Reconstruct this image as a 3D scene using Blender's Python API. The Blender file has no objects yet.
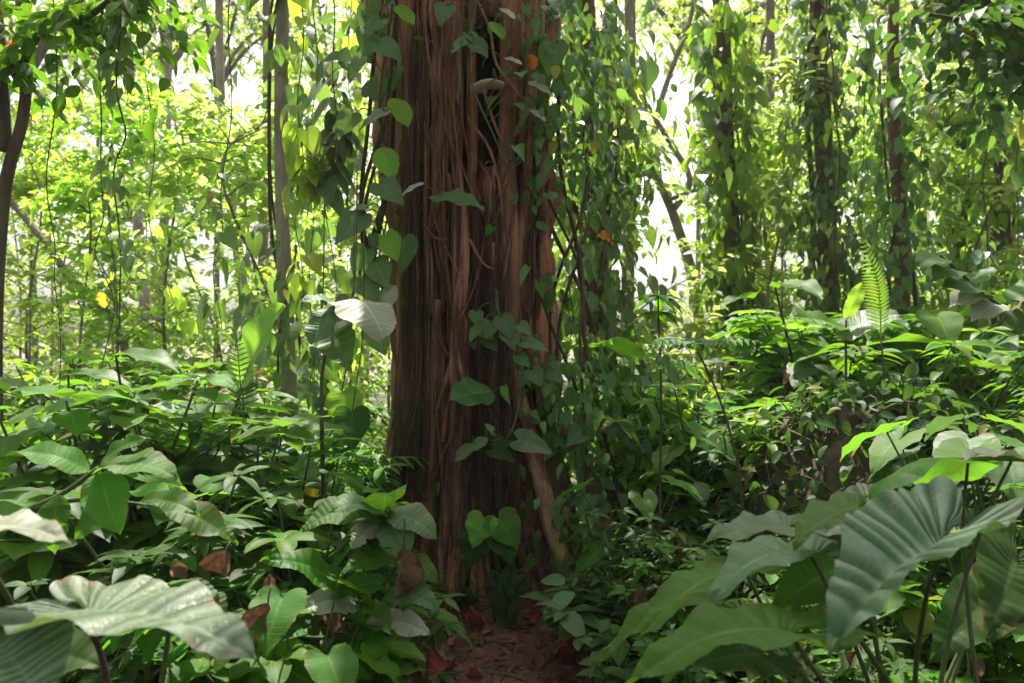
import bpy, math, random
import numpy as np
from mathutils import Vector, Matrix

rnd = random.Random(7)
rs = np.random.RandomState(11)
S = bpy.context.scene
C = S.collection
F, H = 796.4, 1.5           # focal length in pixels, eye height in metres
PI = math.pi
UP = np.array((0, 0, 1.0))

# ------------------------------------------------------------------ helpers
def P(px, py, Y):
    return np.array(((px - 512) / F * Y, Y, H - (py - 341.5) / F * Y))

def sstep(a, b, x):
    t = np.clip((x - a) / (b - a), 0, 1)
    return t * t * (3 - 2 * t)

def ground(x, y):
    x = np.asarray(x, float); y = np.asarray(y, float)
    g = .035 * np.sin(1.3 * x + .5) * np.cos(1.1 * y) + .018 * np.sin(3.1 * x + 2.2 * y) + .008 * np.sin(9 * x - 5 * y)
    g = g + .30 * sstep(1.0, 3.6, x) * sstep(60, 20, np.abs(y)) + .12 * sstep(-.8, -3, x)
    pc = path_x(y); d = np.abs(x - pc)
    return g * sstep(.2, .8, d) - .05 * sstep(.75, .2, d) * sstep(5.6, 4.8, y)

def path_x(y):
    y = np.asarray(y, float)
    return -.02 - .05 * np.sin(1.2 * y)

def nrm(v):
    v = np.asarray(v, float)
    return v / (np.linalg.norm(v, axis=-1, keepdims=True) + 1e-9)

class MB:
    """collects pieces of ONE mesh"""
    def __init__(s): s.v = []; s.q = []; s.t = []; s.a = []; s.n = 0
    def add(s, V, Q=None, T=None, A=None):
        V = np.asarray(V, float).reshape(-1, 3)
        if Q is not None and len(Q): s.q.append(np.asarray(Q, int).reshape(-1, 4) + s.n)
        if T is not None and len(T): s.t.append(np.asarray(T, int).reshape(-1, 3) + s.n)
        s.v.append(V)
        s.a.append(np.zeros((len(V), 3)) if A is None else np.asarray(A, float).reshape(-1, 3))
        s.n += len(V)
        return s
    def mesh(s, name, mats, smooth=True):
        me = bpy.data.meshes.new(name)
        V = np.concatenate(s.v); A = np.concatenate(s.a)
        Q = np.concatenate(s.q) if s.q else np.zeros((0, 4), int)
        T = np.concatenate(s.t) if s.t else np.zeros((0, 3), int)
        me.vertices.add(len(V)); me.vertices.foreach_set('co', V.astype(np.float32).ravel())
        loops = np.concatenate([Q.ravel(), T.ravel()])
        me.loops.add(len(loops)); me.loops.foreach_set('vertex_index', loops.astype(np.int32))
        st = np.concatenate([np.arange(len(Q)) * 4, len(Q) * 4 + np.arange(len(T)) * 3])
        me.polygons.add(len(st)); me.polygons.foreach_set('loop_start', st.astype(np.int32))
        me.update(calc_edges=True)
        me.polygons.foreach_set('use_smooth', np.full(len(st), smooth))
        at = me.attributes.new('luv', 'FLOAT_VECTOR', 'POINT')
        at.data.foreach_set('vector', A.astype(np.float32).ravel())
        me.validate()
        me.materials.append(mats)
        return me

def obj(name, mb, mat, parent=None, kind=None):
    me = mb if isinstance(mb, bpy.types.Mesh) else mb.mesh(name, mat)
    o = bpy.data.objects.new(name, me); C.objects.link(o)
    if parent is not None: o.parent = parent
    if kind: o['kind'] = kind
    return o

def tag(o, label, cat, group=None):
    o['label'] = label; o['category'] = cat
    if group: o['group'] = group
    return o

def thing(name, label, cat, loc=(0, 0, 0), rz=0, group=None):
    o = bpy.data.objects.new(name, None); C.objects.link(o)
    o.empty_display_size = .1
    o.location = tuple(loc); o.rotation_euler = (0, 0, rz)
    return tag(o, label, cat, group)

def dup(root, loc, rz, label, group, scale=1.0, cat=None):
    r = root.copy(); C.objects.link(r)
    r.location = tuple(loc); r.rotation_euler = (0, 0, rz); r.scale = (scale,) * 3
    r['label'] = label; r['group'] = group
    if cat: r['category'] = cat
    for ch in list(root.children):
        c = ch.copy(); C.objects.link(c); c.parent = r
        for g in ch.children:
            d = g.copy(); C.objects.link(d); d.parent = c
    return r

ORD = ['first', 'second', 'third', 'fourth', 'fifth', 'sixth', 'seventh', 'eighth', 'ninth', 'tenth', 'eleventh', 'twelfth',
       'thirteenth', 'fourteenth', 'fifteenth', 'sixteenth', 'seventeenth', 'eighteenth', 'nineteenth', 'twentieth']
NUM = ['zero', 'one', 'two', 'three', 'four', 'five', 'six', 'seven', 'eight', 'nine', 'ten', 'eleven', 'twelve', 'thirteen',
       'fourteen', 'fifteen', 'sixteen', 'seventeen', 'eighteen', 'nineteen', 'twenty']
def rank(k, n):
    if n == 1: return 'the only'
    if k == 0: return 'leftmost of %s' % NUM[n]
    if k == n - 1: return 'rightmost of %s' % NUM[n]
    return '%s from left of %s' % (ORD[k], NUM[n])

# ------------------------------------------------------------------ shapes
def bez(pts, n):
    """smooth polyline through points (Catmull-Rom)"""
    p = np.asarray(pts, float)
    if len(p) < 3: 
        t = np.linspace(0, 1, n)[:, None]; return p[0] * (1 - t) + p[-1] * t
    p = np.vstack([2 * p[0] - p[1], p, 2 * p[-1] - p[-2]])
    m = len(p) - 3
    out = []
    for t in np.linspace(0, m - 1e-6, n):
        i = int(t); f = t - i
        a, b, c, d = p[i:i + 4]
        out.append(.5 * (2 * b + (c - a) * f + (2 * a - 5 * b + 4 * c - d) * f * f + (3 * b - a - 3 * c + d) * f ** 3))
    return np.array(out)

def tube(mb, pts, rad, sides=6, tint=0.5, lump=0.0, seed=0):
    p = np.asarray(pts, float); n = len(p)
    rad = np.broadcast_to(np.asarray(rad, float), (n,))
    tg = nrm(np.gradient(p, axis=0))
    ref = np.where(np.abs(tg[:, 2:3]) > .95, np.array((1., 0, 0)), UP)
    # parallel-ish frame
    a = np.zeros_like(p); a[0] = nrm(np.cross(tg[0], ref[0]))
    for i in range(1, n):
        v = a[i - 1] - tg[i] * np.dot(a[i - 1], tg[i]); a[i] = v / (np.linalg.norm(v) + 1e-9)
    b = np.cross(tg, a)
    th = np.linspace(0, 2 * PI, sides, endpoint=False)
    rr = rad[:, None] * np.ones(sides)
    if lump:
        r0 = np.random.RandomState(seed)
        ph = r0.rand(4) * 6.28
        s = np.linspace(0, 1, n)[:, None]
        rr = rr * (1 + lump * (np.sin(3 * th + ph[0] + 5 * s) * .5 + np.sin(5 * th + ph[1] - 9 * s) * .35 + np.sin(25 * s + ph[2] + 2 * th) * .3))
    V = p[:, None] + rr[..., None] * (np.cos(th)[None, :, None] * a[:, None] + np.sin(th)[None, :, None] * b[:, None])
    i = np.arange(n - 1)[:, None] * sides; j = np.arange(sides)[None]; j2 = (j + 1) % sides
    Q = np.stack([i + j, i + j2, i + sides + j2, i + sides + j], -1).reshape(-1, 4)
    V = V.reshape(-1, 3)
    V = np.vstack([V, p[:1] - tg[:1] * rad[0] * .3, p[-1:] + tg[-1:] * rad[-1] * .3])
    k0, k1 = n * sides, n * sides + 1
    T = [(k0, (x + 1) % sides, x) for x in range(sides)] + [(k1, (n - 1) * sides + x, (n - 1) * sides + (x + 1) % sides) for x in range(sides)]
    A = np.zeros((len(V), 3)); A[:n * sides, 0] = np.tile(th / 6.283, n); A[:n * sides, 1] = np.repeat(np.linspace(0, 1, n), sides); A[:, 2] = tint
    mb.add(V, Q, T, A)

OUT = {   # half outlines (x, y) with the midrib height each point belongs to
    'lance': ([(0, 0), (.09, .06), (.16, .2), (.19, .4), (.165, .6), (.10, .8), (.03, .94), (0, 1)], None),
    'oval': ([(0, 0), (.12, .05), (.24, .2), (.29, .42), (.25, .64), (.14, .84), (.04, .95), (0, 1)], None),
    'long': ([(0, 0), (.05, .06), (.085, .2), (.1, .4), (.09, .62), (.06, .8), (.02, .95), (0, 1)], None),
    'heart': ([(0, 0), (.12, -.14), (.28, -.15), (.40, .0), (.42, .2), (.34, .45), (.20, .7), (.07, .91), (0, 1)], [0, 0, 0, .06, .2, .45, .7, .9, 1]),
    'arrow': ([(0, 0), (.05, -.22), (.13, -.42), (.25, -.47), (.35, -.33), (.395, -.10), (.385, .15), (.31, .42), (.185, .70), (.06, .92), (0, 1)],
              [0, 0, 0, 0, .02, .08, .20, .40, .66, .90, 1]),
    'paddle': ([(0, 0), (.06, .02), (.13, .12), (.17, .35), (.18, .6), (.14, .82), (.06, .96), (0, 1)], None),
    'round': ([(0, 0), (.18, -.1), (.36, -.02), (.47, .2), (.47, .45), (.37, .7), (.18, .9), (.05, .97), (0, 1)], [0, 0, .05, .22, .46, .7, .88, .97, 1]),
}
def leaf_t(shape, nout=8, rows=1, fold=.25, droop=.15, arch=0, wave=0, pleat=0, npleat=16, width=1.0, curl=0, seed=0, tear=0):
    """leaf template: base at origin, tip at +Y (length 1), upper side +Z"""
    out, mid = OUT[shape]
    o = np.array(out, float); m = np.array(mid if mid else o[:, 1], float)
    k = np.linspace(0, 1, len(o)); kk = np.linspace(0, 1, nout)
    full = bez(np.column_stack([o, m]), nout) if nout > len(o) else np.column_stack([np.interp(kk, k, o[:, 0]), np.interp(kk, k, o[:, 1]), np.interp(kk, k, m)])
    ox, oy, my = full[:, 0] * width, full[:, 1], full[:, 2]
    ox[0] = ox[-1] = 0
    if mid is None: my = my * (.80 + .20 * my)          # side veins sweep forward
    sa = np.concatenate([[0], np.cumsum(np.hypot(np.diff(full[:, 0]), np.diff(oy)))]); sa = sa / sa[-1]; sa = sa + .010 * np.sin(sa * 31 + seed) + .006 * np.sin(sa * 57 + 2 * seed)
    r0 = np.random.RandomState(seed)
    if tear:
        ii = np.arange(nout) / nout; j = 1 + 0 * ii
        for q in range(4): j = j - tear * r0.uniform(.2, 1) * np.exp(-((ii - r0.uniform(.15, .95)) / r0.uniform(.008, .03)) ** 2)
        j = np.clip(j, .25, 1)
        ox = ox * j
    nr = rows + 1
    V, A = [], []
    for sd in (-1, 1):
        for i in range(nout):
            for r in range(0 if sd < 0 else 1, nr):
                f = r / rows
                x = ox[i] * f * sd; y = my[i] + (oy[i] - my[i]) * f
                V.append((x, y, 0)); A.append((f * sd, sa[i], f))
    V = np.array(V); A = np.array(A)
    idx = {}; c = 0
    for sd in (-1, 1):
        for i in range(nout):
            for r in range(0 if sd < 0 else 1, nr):
                idx[(sd, i, r)] = c; c += 1
    for i in range(nout): idx[(1, i, 0)] = idx[(-1, i, 0)]
    Q = []
    for sd in (-1, 1):
        for i in range(nout - 1):
            for r in range(rows):
                q = [idx[(sd, i, r)], idx[(sd, i, r + 1)], idx[(sd, i + 1, r + 1)], idx[(sd, i + 1, r)]]
                Q.append(q if sd > 0 else q[::-1])
    x, y = V[:, 0].copy(), V[:, 1].copy(); ax = np.abs(x); f = np.abs(A[:, 0])
    z = fold * ax - droop * np.sign(y) * y * y + arch * 4 * np.where(y > 0, y * (1 - y), .35 * y) - curl * ax * ax * 3
    if pleat: z = z + pleat * np.abs(np.sin(PI * npleat * A[:, 1])) ** .8 * np.minimum(f * 2.5, 1) * (1.1 - .5 * f) 
    if wave: z = z + wave * f * np.sin(2 * PI * (2.3 * y + (x > 0) * .37) + seed)
    V[:, 2] = z
    A[:, 2] = .5
    # weld: template triangles degenerate at ends are dropped by validate
    return V, np.array(Q), A

def frames(d, n):
    d = nrm(d); n = np.asarray(n, float)
    s = nrm(np.cross(d, n)); n2 = np.cross(s, d)
    return np.stack([s, d, n2], -1)        # columns

def scatter(mb, tpl, pos, d, n, size, tint):
    V, Q, A = tpl
    pos = np.asarray(pos, float).reshape(-1, 3); K = len(pos)
    if K == 0: return
    R = frames(np.broadcast_to(d, (K, 3)), np.broadcast_to(n, (K, 3)))
    size = np.broadcast_to(np.asarray(size, float), (K,))
    W = np.einsum('kij,nj->kni', R, V) * size[:, None, None] + pos[:, None]
    QQ = (Q[None] + (np.arange(K) * len(V))[:, None, None]).reshape(-1, 4)
    tint = np.broadcast_to(np.asarray(tint, float), (K,)).copy()
    if K > 3: tint[rs.rand(K) < .014] = 2 + rs.rand()
    AA = np.broadcast_to(A, (K,) + A.shape).copy(); AA[:, :, 2] = tint[:, None]
    mb.add(W.reshape(-1, 3), QQ, None, AA.reshape(-1, 3))

# ------------------------------------------------------------------ materials
def nt(name):
    m = bpy.data.materials.new(name); m.use_nodes = True
    t = m.node_tree; t.nodes.clear()
    o = t.nodes.new('ShaderNodeOutputMaterial')
    return m, t, t.nodes, t.links, o

def math_n(t, op, a, b=None, c=None, clamp=False):
    n = t.nodes.new('ShaderNodeMath'); n.operation = op; n.use_clamp = clamp
    for i, v in enumerate((a, b, c)):
        if v is None: continue
        if isinstance(v, (int, float)): n.inputs[i].default_value = v
        else: t.links.new(v, n.inputs[i])
    return n.outputs[0]

def mix_n(t, fac, a, b, mode='MIX'):
    n = t.nodes.new('ShaderNodeMix'); n.data_type = 'RGBA'; n.blend_type = mode
    for s, v in ((n.inputs['Factor'], fac), (n.inputs[6], a), (n.inputs[7], b)):
        if isinstance(v, (int, float)): s.default_value = v
        elif isinstance(v, tuple): s.default_value = v + (1,) if len(v) == 3 else v
        else: t.links.new(v, s)
    return n.outputs[2]

def noise_n(t, vec, scale, detail=3, rough=.55):
    n = t.nodes.new('ShaderNodeTexNoise'); n.inputs['Scale'].default_value = scale; n.inputs['Detail'].default_value = detail; n.inputs['Roughness'].default_value = rough
    if vec is not None: t.links.new(vec, n.inputs['Vector'])
    return n.outputs['Fac']

def ramp_n(t, fac, stops):
    n = t.nodes.new('ShaderNodeValToRGB'); e = n.color_ramp.elements
    while len(e) < len(stops): e.new(.5)
    for el, (p, c) in zip(e, stops): el.position = p; el.color = c + (1,)
    t.links.new(fac, n.inputs[0]); return n.outputs[0]

def leaf_mat(name, dark, light, trans, rough=.42, spec=.4, fac=.35, vein=.25, nvein=9, wear=0.0, wearcol=(.16, .09, .04), bump=.15, var=.35, big=False, ridge_light=0):
    m, t, N, L, out = nt(name)
    at = N.new('ShaderNodeAttribute'); at.attribute_name = 'luv'
    sp = N.new('ShaderNodeSeparateXYZ'); L.new(at.outputs['Vector'], sp.inputs[0])
    u, v, ti = sp.outputs
    oi = N.new('ShaderNodeObjectInfo'); co = N.new('ShaderNodeTexCoord')
    au = math_n(t, 'ABSOLUTE', u)
    ns = noise_n(t, co.outputs['Object'], 14 if big else 5, 4)
    tt = math_n(t, 'ADD', ti, math_n(t, 'MULTIPLY', math_n(t, 'SUBTRACT', ns, .5), .7), clamp=True)
    col = mix_n(t, tt, dark, light)
    mid = math_n(t, 'LESS_THAN', au, .045 if big else .07)
    ph = v
    sv = math_n(t, 'ABSOLUTE', math_n(t, 'SINE', math_n(t, 'MULTIPLY', ph, PI * nvein)))
    side = math_n(t, 'SUBTRACT', 1.0, math_n(t, 'MULTIPLY', sv, 7 if big else 4), clamp=True)
    vm = math_n(t, 'MAXIMUM', mid, math_n(t, 'MULTIPLY', side, .6))
    pale = tuple(min(1, c * 1.7 + .03) for c in light)
    col = mix_n(t, math_n(t, 'MULTIPLY', vm, vein), col, pale)
    if wear:
        w = noise_n(t, co.outputs['Object'], 22 if big else 9, 6, .7)
        edge = math_n(t, 'MULTIPLY', math_n(t, 'POWER', au, 4), .12)
        wm = math_n(t, 'MULTIPLY', math_n(t, 'SUBTRACT', math_n(t, 'ADD', w, edge), .70 - wear * .22), 14, clamp=True)
        col = mix_n(t, math_n(t, 'MULTIPLY', wm, .9), col, wearcol)
    old = math_n(t, 'GREATER_THAN', ti, 1.5)
    col = mix_n(t, math_n(t, 'MULTIPLY', old, math_n(t, 'MULTIPLY', ns, 1.5), clamp=True), col, mix_n(t, math_n(t, 'FRACT', math_n(t, 'ADD', ti, ns)), (.30, .22, .03), (.10, .05, .02)))
    if ridge_light:     # painted light on the pleats: pale ridges between the veins, darker troughs
        col = mix_n(t, math_n(t, 'MULTIPLY', math_n(t, 'POWER', sv, 3), ridge_light), mix_n(t, 1.0, col, (.62, .70, .60), 'MULTIPLY'), (.20, .26, .19))
    if big:      # net of fine veins, dust, insect holes
        uvs = N.new('ShaderNodeCombineXYZ'); L.new(math_n(t, 'MULTIPLY', u, 14), uvs.inputs[0]); L.new(math_n(t, 'MULTIPLY', v, 60), uvs.inputs[1])
        vo = N.new('ShaderNodeTexVoronoi'); vo.feature = 'DISTANCE_TO_EDGE'; vo.inputs['Scale'].default_value = 1.0; L.new(uvs.outputs[0], vo.inputs['Vector'])
        net = math_n(t, 'SUBTRACT', 1.0, math_n(t, 'MULTIPLY', vo.outputs['Distance'], 9), clamp=True)
        col = mix_n(t, math_n(t, 'MULTIPLY', net, .14), col, pale)
        dirt = math_n(t, 'MULTIPLY', math_n(t, 'SUBTRACT', noise_n(t, co.outputs['Object'], 55, 5, .75), .56), 7, clamp=True)
        col = mix_n(t, math_n(t, 'MULTIPLY', dirt, .45), col, (.05, .045, .022))
        blot = math_n(t, 'MULTIPLY', math_n(t, 'SUBTRACT', noise_n(t, co.outputs['Object'], 6, 5, .65), .5), 5, clamp=True)
        col = mix_n(t, math_n(t, 'MULTIPLY', blot, .35), col, mix_n(t, 1.0, col, (1.5, 1.2, .9), 'MULTIPLY'))
    hs = N.new('ShaderNodeHueSaturation')
    L.new(col, hs.inputs['Color'])
    L.new(math_n(t, 'ADD', .5 - .02, math_n(t, 'MULTIPLY', oi.outputs['Random'], .04)), hs.inputs['Hue'])
    L.new(math_n(t, 'ADD', 1 - var / 2, math_n(t, 'MULTIPLY', oi.outputs['Random'], var)), hs.inputs['Value'])
    col = hs.outputs[0]
    b = N.new('ShaderNodeBsdfPrincipled')
    L.new(col, b.inputs['Base Color']); b.inputs['Roughness'].default_value = rough
    L.new(math_n(t, 'ADD', rough - .12, math_n(t, 'MULTIPLY', ns, .28)), b.inputs['Roughness'])
    b.inputs['Specular IOR Level'].default_value = spec
    bm = N.new('ShaderNodeBump'); bm.inputs['Strength'].default_value = bump; bm.inputs['Distance'].default_value = .01
    hgt = math_n(t, 'SUBTRACT', math_n(t, 'MULTIPLY', ns, .5), vm)
    if big: hgt = math_n(t, 'SUBTRACT', hgt, math_n(t, 'MULTIPLY', net, .13))
    L.new(hgt, bm.inputs['Height']); L.new(bm.outputs[0], b.inputs['Normal'])
    tr = N.new('ShaderNodeBsdfTranslucent')
    L.new(mix_n(t, .55, mix_n(t, 1.0, col, (3.2, 3.2, 2.2), 'MULTIPLY'), trans), tr.inputs['Color'])
    mx = N.new('ShaderNodeMixShader'); mx.inputs[0].default_value = fac
    L.new(b.outputs[0], mx.inputs[1]); L.new(tr.outputs[0], mx.inputs[2]); sh = mx.outputs[0]
    if big and wear > .25:
        vh = N.new('ShaderNodeTexVoronoi'); vh.inputs['Scale'].default_value = 11; L.new(co.outputs['Object'], vh.inputs['Vector'])
        sc_ = N.new('ShaderNodeSeparateColor'); L.new(vh.outputs['Color'], sc_.inputs[0])
        hole = math_n(t, 'MULTIPLY', math_n(t, 'LESS_THAN', math_n(t, 'ADD', vh.outputs['Distance'], math_n(t, 'MULTIPLY', noise_n(t, co.outputs['Object'], 70, 2), .12)), .17), math_n(t, 'GREATER_THAN', sc_.outputs[0], .93))
        tp = N.new('ShaderNodeBsdfTransparent'); m2 = N.new('ShaderNodeMixShader'); L.new(hole, m2.inputs[0]); L.new(sh, m2.inputs[1]); L.new(tp.outputs[0], m2.inputs[2]); sh = m2.outputs[0]
    L.new(sh, out.inputs[0])
    return m

def bark_mat(name, stops, stretch=(14, 14, 1.3), rough=.85, bump=.6, moss=0, mosscol=(.05, .075, .02), fine=60, red=0):
    m, t, N, L, out = nt(name)
    co = N.new('ShaderNodeTexCoord'); mp = N.new('ShaderNodeMapping'); mp.inputs['Scale'].default_value = stretch
    L.new(co.outputs['Object'], mp.inputs[0])
    a = noise_n(t, mp.outputs[0], 1.0, 8, .65)
    mp2 = N.new('ShaderNodeMapping'); mp2.inputs['Scale'].default_value = (fine, fine, fine * .08); L.new(co.outputs['Object'], mp2.inputs[0])
    f = noise_n(t, mp2.outputs[0], 1.0, 4, .6)
    if red:
        mp4 = N.new('ShaderNodeMapping'); mp4.inputs['Scale'].default_value = (24, 24, 9); L.new(co.outputs['Object'], mp4.inputs[0])
        a = math_n(t, 'ADD', math_n(t, 'MULTIPLY', a, .72), math_n(t, 'MULTIPLY', noise_n(t, mp4.outputs[0], 1.0, 6, .7), .28))
    big = noise_n(t, co.outputs['Object'], 1.6, 3)
    k = math_n(t, 'ADD', math_n(t, 'MULTIPLY', a, .62), math_n(t, 'ADD', math_n(t, 'MULTIPLY', f, .28), math_n(t, 'MULTIPLY', math_n(t, 'SUBTRACT', big, .45), .45)))
    col = ramp_n(t, k, stops)
    if moss:
        mm = math_n(t, 'MULTIPLY', math_n(t, 'SUBTRACT', noise_n(t, co.outputs['Object'], 4.5, 6, .7), .62 - moss * .15), 9, clamp=True)
        col = mix_n(t, math_n(t, 'MULTIPLY', mm, .8), col, mosscol)
    if red:
        mp3 = N.new('ShaderNodeMapping'); mp3.inputs['Scale'].default_value = (5, 5, .35); L.new(co.outputs['Object'], mp3.inputs[0])
        rm = math_n(t, 'MULTIPLY', math_n(t, 'SUBTRACT', noise_n(t, mp3.outputs[0], 1.3, 5, .6), .53), 8, clamp=True)
        col = mix_n(t, math_n(t, 'MULTIPLY', rm, red), col, mix_n(t, 1.0, col, (1.7, 1.05, .8), 'MULTIPLY'))
        gm = math_n(t, 'MULTIPLY', math_n(t, 'SUBTRACT', noise_n(t, co.outputs['Object'], 2.3, 6, .7), .54), 7, clamp=True)
        col = mix_n(t, math_n(t, 'MULTIPLY', gm, .75), col, mix_n(t, 1.0, col, (.40, .46, .52), 'MULTIPLY'))
        li = math_n(t, 'MULTIPLY', math_n(t, 'SUBTRACT', noise_n(t, co.outputs['Object'], 9, 6, .75), .63), 12, clamp=True)
        col = mix_n(t, math_n(t, 'MULTIPLY', li, .55), col, (.23, .22, .18))
    b = N.new('ShaderNodeBsdfPrincipled'); L.new(col, b.inputs['Base Color']); b.inputs['Roughness'].default_value = rough; b.inputs['Specular IOR Level'].default_value = .25
    bm = N.new('ShaderNodeBump'); bm.inputs['Strength'].default_value = bump; bm.inputs['Distance'].default_value = .03
    L.new(math_n(t, 'ADD', a, math_n(t, 'MULTIPLY', f, .5)), bm.inputs['Height']); L.new(bm.outputs[0], b.inputs['Normal'])
    L.new(b.outputs[0], out.inputs[0])
    return m

M = {}
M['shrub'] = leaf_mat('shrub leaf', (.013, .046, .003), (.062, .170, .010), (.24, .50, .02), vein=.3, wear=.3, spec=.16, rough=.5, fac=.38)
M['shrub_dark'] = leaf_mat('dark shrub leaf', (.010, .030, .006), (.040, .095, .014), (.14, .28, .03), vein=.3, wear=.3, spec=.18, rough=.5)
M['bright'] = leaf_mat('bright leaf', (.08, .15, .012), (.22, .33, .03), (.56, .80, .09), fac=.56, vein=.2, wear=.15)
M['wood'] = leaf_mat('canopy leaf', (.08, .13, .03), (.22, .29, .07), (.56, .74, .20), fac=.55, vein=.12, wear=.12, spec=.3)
M['vine'] = leaf_mat('vine leaf', (.022, .062, .016), (.088, .170, .050), (.28, .48, .04), rough=.40, spec=.40, vein=.3, nvein=6, wear=.15)
M['silver'] = leaf_mat('grey green leaf', (.024, .070, .022), (.085, .155, .060), (.22, .38, .07), rough=.45, spec=.3, vein=.3, nvein=16, wear=.38, fac=.22, bump=.4, big=True)
M['bigdark'] = leaf_mat('grey green giant leaf', (.032, .074, .026), (.115, .180, .082), (.20, .36, .05), rough=.45, spec=.3, fac=.2, vein=.30, nvein=16, wear=.34, wearcol=(.22, .13, .10), bump=.5, big=True, ridge_light=.6)
M['biggreen'] = leaf_mat('fresh green giant leaf', (.016, .066, .004), (.068, .185, .012), (.28, .52, .04), rough=.48, spec=.2, fac=.36, vein=.35, nvein=16, wear=.3, bump=.4, big=True)
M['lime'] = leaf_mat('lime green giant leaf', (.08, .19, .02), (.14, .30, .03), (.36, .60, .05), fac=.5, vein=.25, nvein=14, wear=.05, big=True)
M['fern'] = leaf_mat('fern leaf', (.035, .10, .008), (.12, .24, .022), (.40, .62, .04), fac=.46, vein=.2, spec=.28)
M['pale'] = leaf_mat('pale worn leaf', (.13, .16, .10), (.25, .27, .20), (.3, .36, .16), rough=.5, fac=.18, vein=.4, nvein=16, wear=.5, wearcol=(.30, .20, .13), big=True)
M['dead'] = leaf_mat('withered leaf', (.055, .026, .016), (.21, .115, .075), (.14, .06, .03), rough=.75, spec=.2, fac=.15, vein=.3, wear=.7, wearcol=(.045, .02, .013), var=.6)
M['red'] = leaf_mat('red fallen leaf', (.13, .022, .014), (.32, .065, .035), (.25, .06, .03), rough=.55, spec=.3, fac=.1, vein=.3, wear=.6, wearcol=(.05, .02, .014), var=.8)
M['orange'] = leaf_mat('orange leaf', (.45, .10, .015), (.62, .22, .02), (.7, .24, .03), rough=.5, fac=.35, vein=.2, wear=.6, wearcol=(.20, .06, .02))
M['yellow'] = leaf_mat('yellow leaf', (.55, .33, .03), (.70, .48, .05), (.8, .6, .06), rough=.5, fac=.4, vein=.2, wear=.2)
M['stem'] = bark_mat('green stem', [(.3, (.03, .045, .015)), (.5, (.06, .085, .025)), (.75, (.10, .12, .045))], (20, 20, 5), .6, .2)
M['twig'] = bark_mat('brown twig', [(.3, (.035, .022, .014)), (.5, (.08, .055, .035)), (.75, (.15, .11, .075))], (25, 25, 6), .8, .3)
M['trunk'] = bark_mat('great trunk bark', [(.30, (.022, .012, .009)), (.40, (.12, .052, .036)), (.50, (.30, .160, .110)), (.64, (.48, .30, .22))], (9, 9, .7), .85, 1.0, .22, red=.85)
M['root'] = bark_mat('aerial root bark', [(.28, (.05, .024, .015)), (.45, (.18, .080, .046)), (.6, (.34, .16, .092)), (.78, (.48, .28, .18))], (16, 16, 1.0), .8, .8)
M['fibre'] = bark_mat('root fibre', [(.3, (.04, .022, .017)), (.5, (.11, .065, .048)), (.75, (.22, .14, .10))], (30, 30, 2), .85, .2)
M['bark_grey'] = bark_mat('grey bark', [(.3, (.07, .055, .045)), (.48, (.17, .14, .115)), (.7, (.33, .29, .25))], (7, 7, 1.6), .85, .5, .35)
M['bark_pale'] = bark_mat('pale mottled bark', [(.3, (.10, .085, .07)), (.48, (.27, .235, .20)), (.7, (.48, .44, .39))], (6, 6, 2.2), .85, .5, .25)
M['bark_dark'] = bark_mat('dark bark', [(.3, (.03, .021, .016)), (.48, (.085, .058, .043)), (.7, (.17, .125, .095))], (9, 9, 1.4), .85, .5, .35)
M['bark_red'] = bark_mat('red brown bark', [(.3, (.045, .024, .018)), (.48, (.13, .07, .052)), (.7, (.24, .14, .105))], (9, 9, 1.1), .85, .6, .15)
M['hollow_shade'] = bark_mat('hollow shade', [(.3, (.004, .003, .003)), (.5, (.010, .007, .006)), (.75, (.03, .02, .016))], (14, 14, 4), .9, .6)  # near-black tone stands in for the shade in the trunk hollow
M['fungus'] = bark_mat('bracket fungus', [(.3, (.22, .17, .12)), (.5, (.36, .30, .22)), (.75, (.5, .43, .34))], (10, 10, 30), .7, .3)

def soil_mat(name, stops, litter):
    m, t, N, L, out = nt(name)
    co = N.new('ShaderNodeTexCoord')
    a = noise_n(t, co.outputs['Object'], 3.0, 9, .7); b2 = noise_n(t, co.outputs['Object'], 38, 5, .6)
    col = ramp_n(t, math_n(t, 'ADD', math_n(t, 'MULTIPLY', a, .6), math_n(t, 'MULTIPLY', b2, .4)), stops)
    vo = N.new('ShaderNodeTexVoronoi'); vo.inputs['Scale'].default_value = 26; L.new(co.outputs['Object'], vo.inputs['Vector'])
    sp = N.new('ShaderNodeSeparateColor'); L.new(vo.outputs['Color'], sp.inputs[0])
    lm = math_n(t, 'MULTIPLY', math_n(t, 'GREATER_THAN', sp.outputs[0], 1 - litter), math_n(t, 'LESS_THAN', vo.outputs['Distance'], .5))
    col = mix_n(t, lm, col, ramp_n(t, sp.outputs[1], [(0, (.05, .022, .014)), (.5, (.11, .045, .028)), (1, (.16, .085, .05))]))
    b = N.new('ShaderNodeBsdfPrincipled'); L.new(col, b.inputs['Base Color']); b.inputs['Roughness'].default_value = .62; b.inputs['Specular IOR Level'].default_value = .4
    bm = N.new('ShaderNodeBump'); bm.inputs['Strength'].default_value = .9; bm.inputs['Distance'].default_value = .03
    L.new(math_n(t, 'ADD', math_n(t, 'ADD', a, math_n(t, 'MULTIPLY', b2, .6)), math_n(t, 'MULTIPLY', lm, .15)), bm.inputs['Height']); L.new(bm.outputs[0], b.inputs['Normal'])
    L.new(b.outputs[0], out.inputs[0]); return m
M['soil'] = soil_mat('forest soil', [(.3, (.018, .012, .008)), (.5, (.045, .030, .020)), (.7, (.08, .055, .036))], .45)
M['path'] = soil_mat('trodden earth', [(.3, (.030, .010, .010)), (.5, (.105, .036, .034)), (.7, (.20, .080, .072))], .5)

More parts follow.
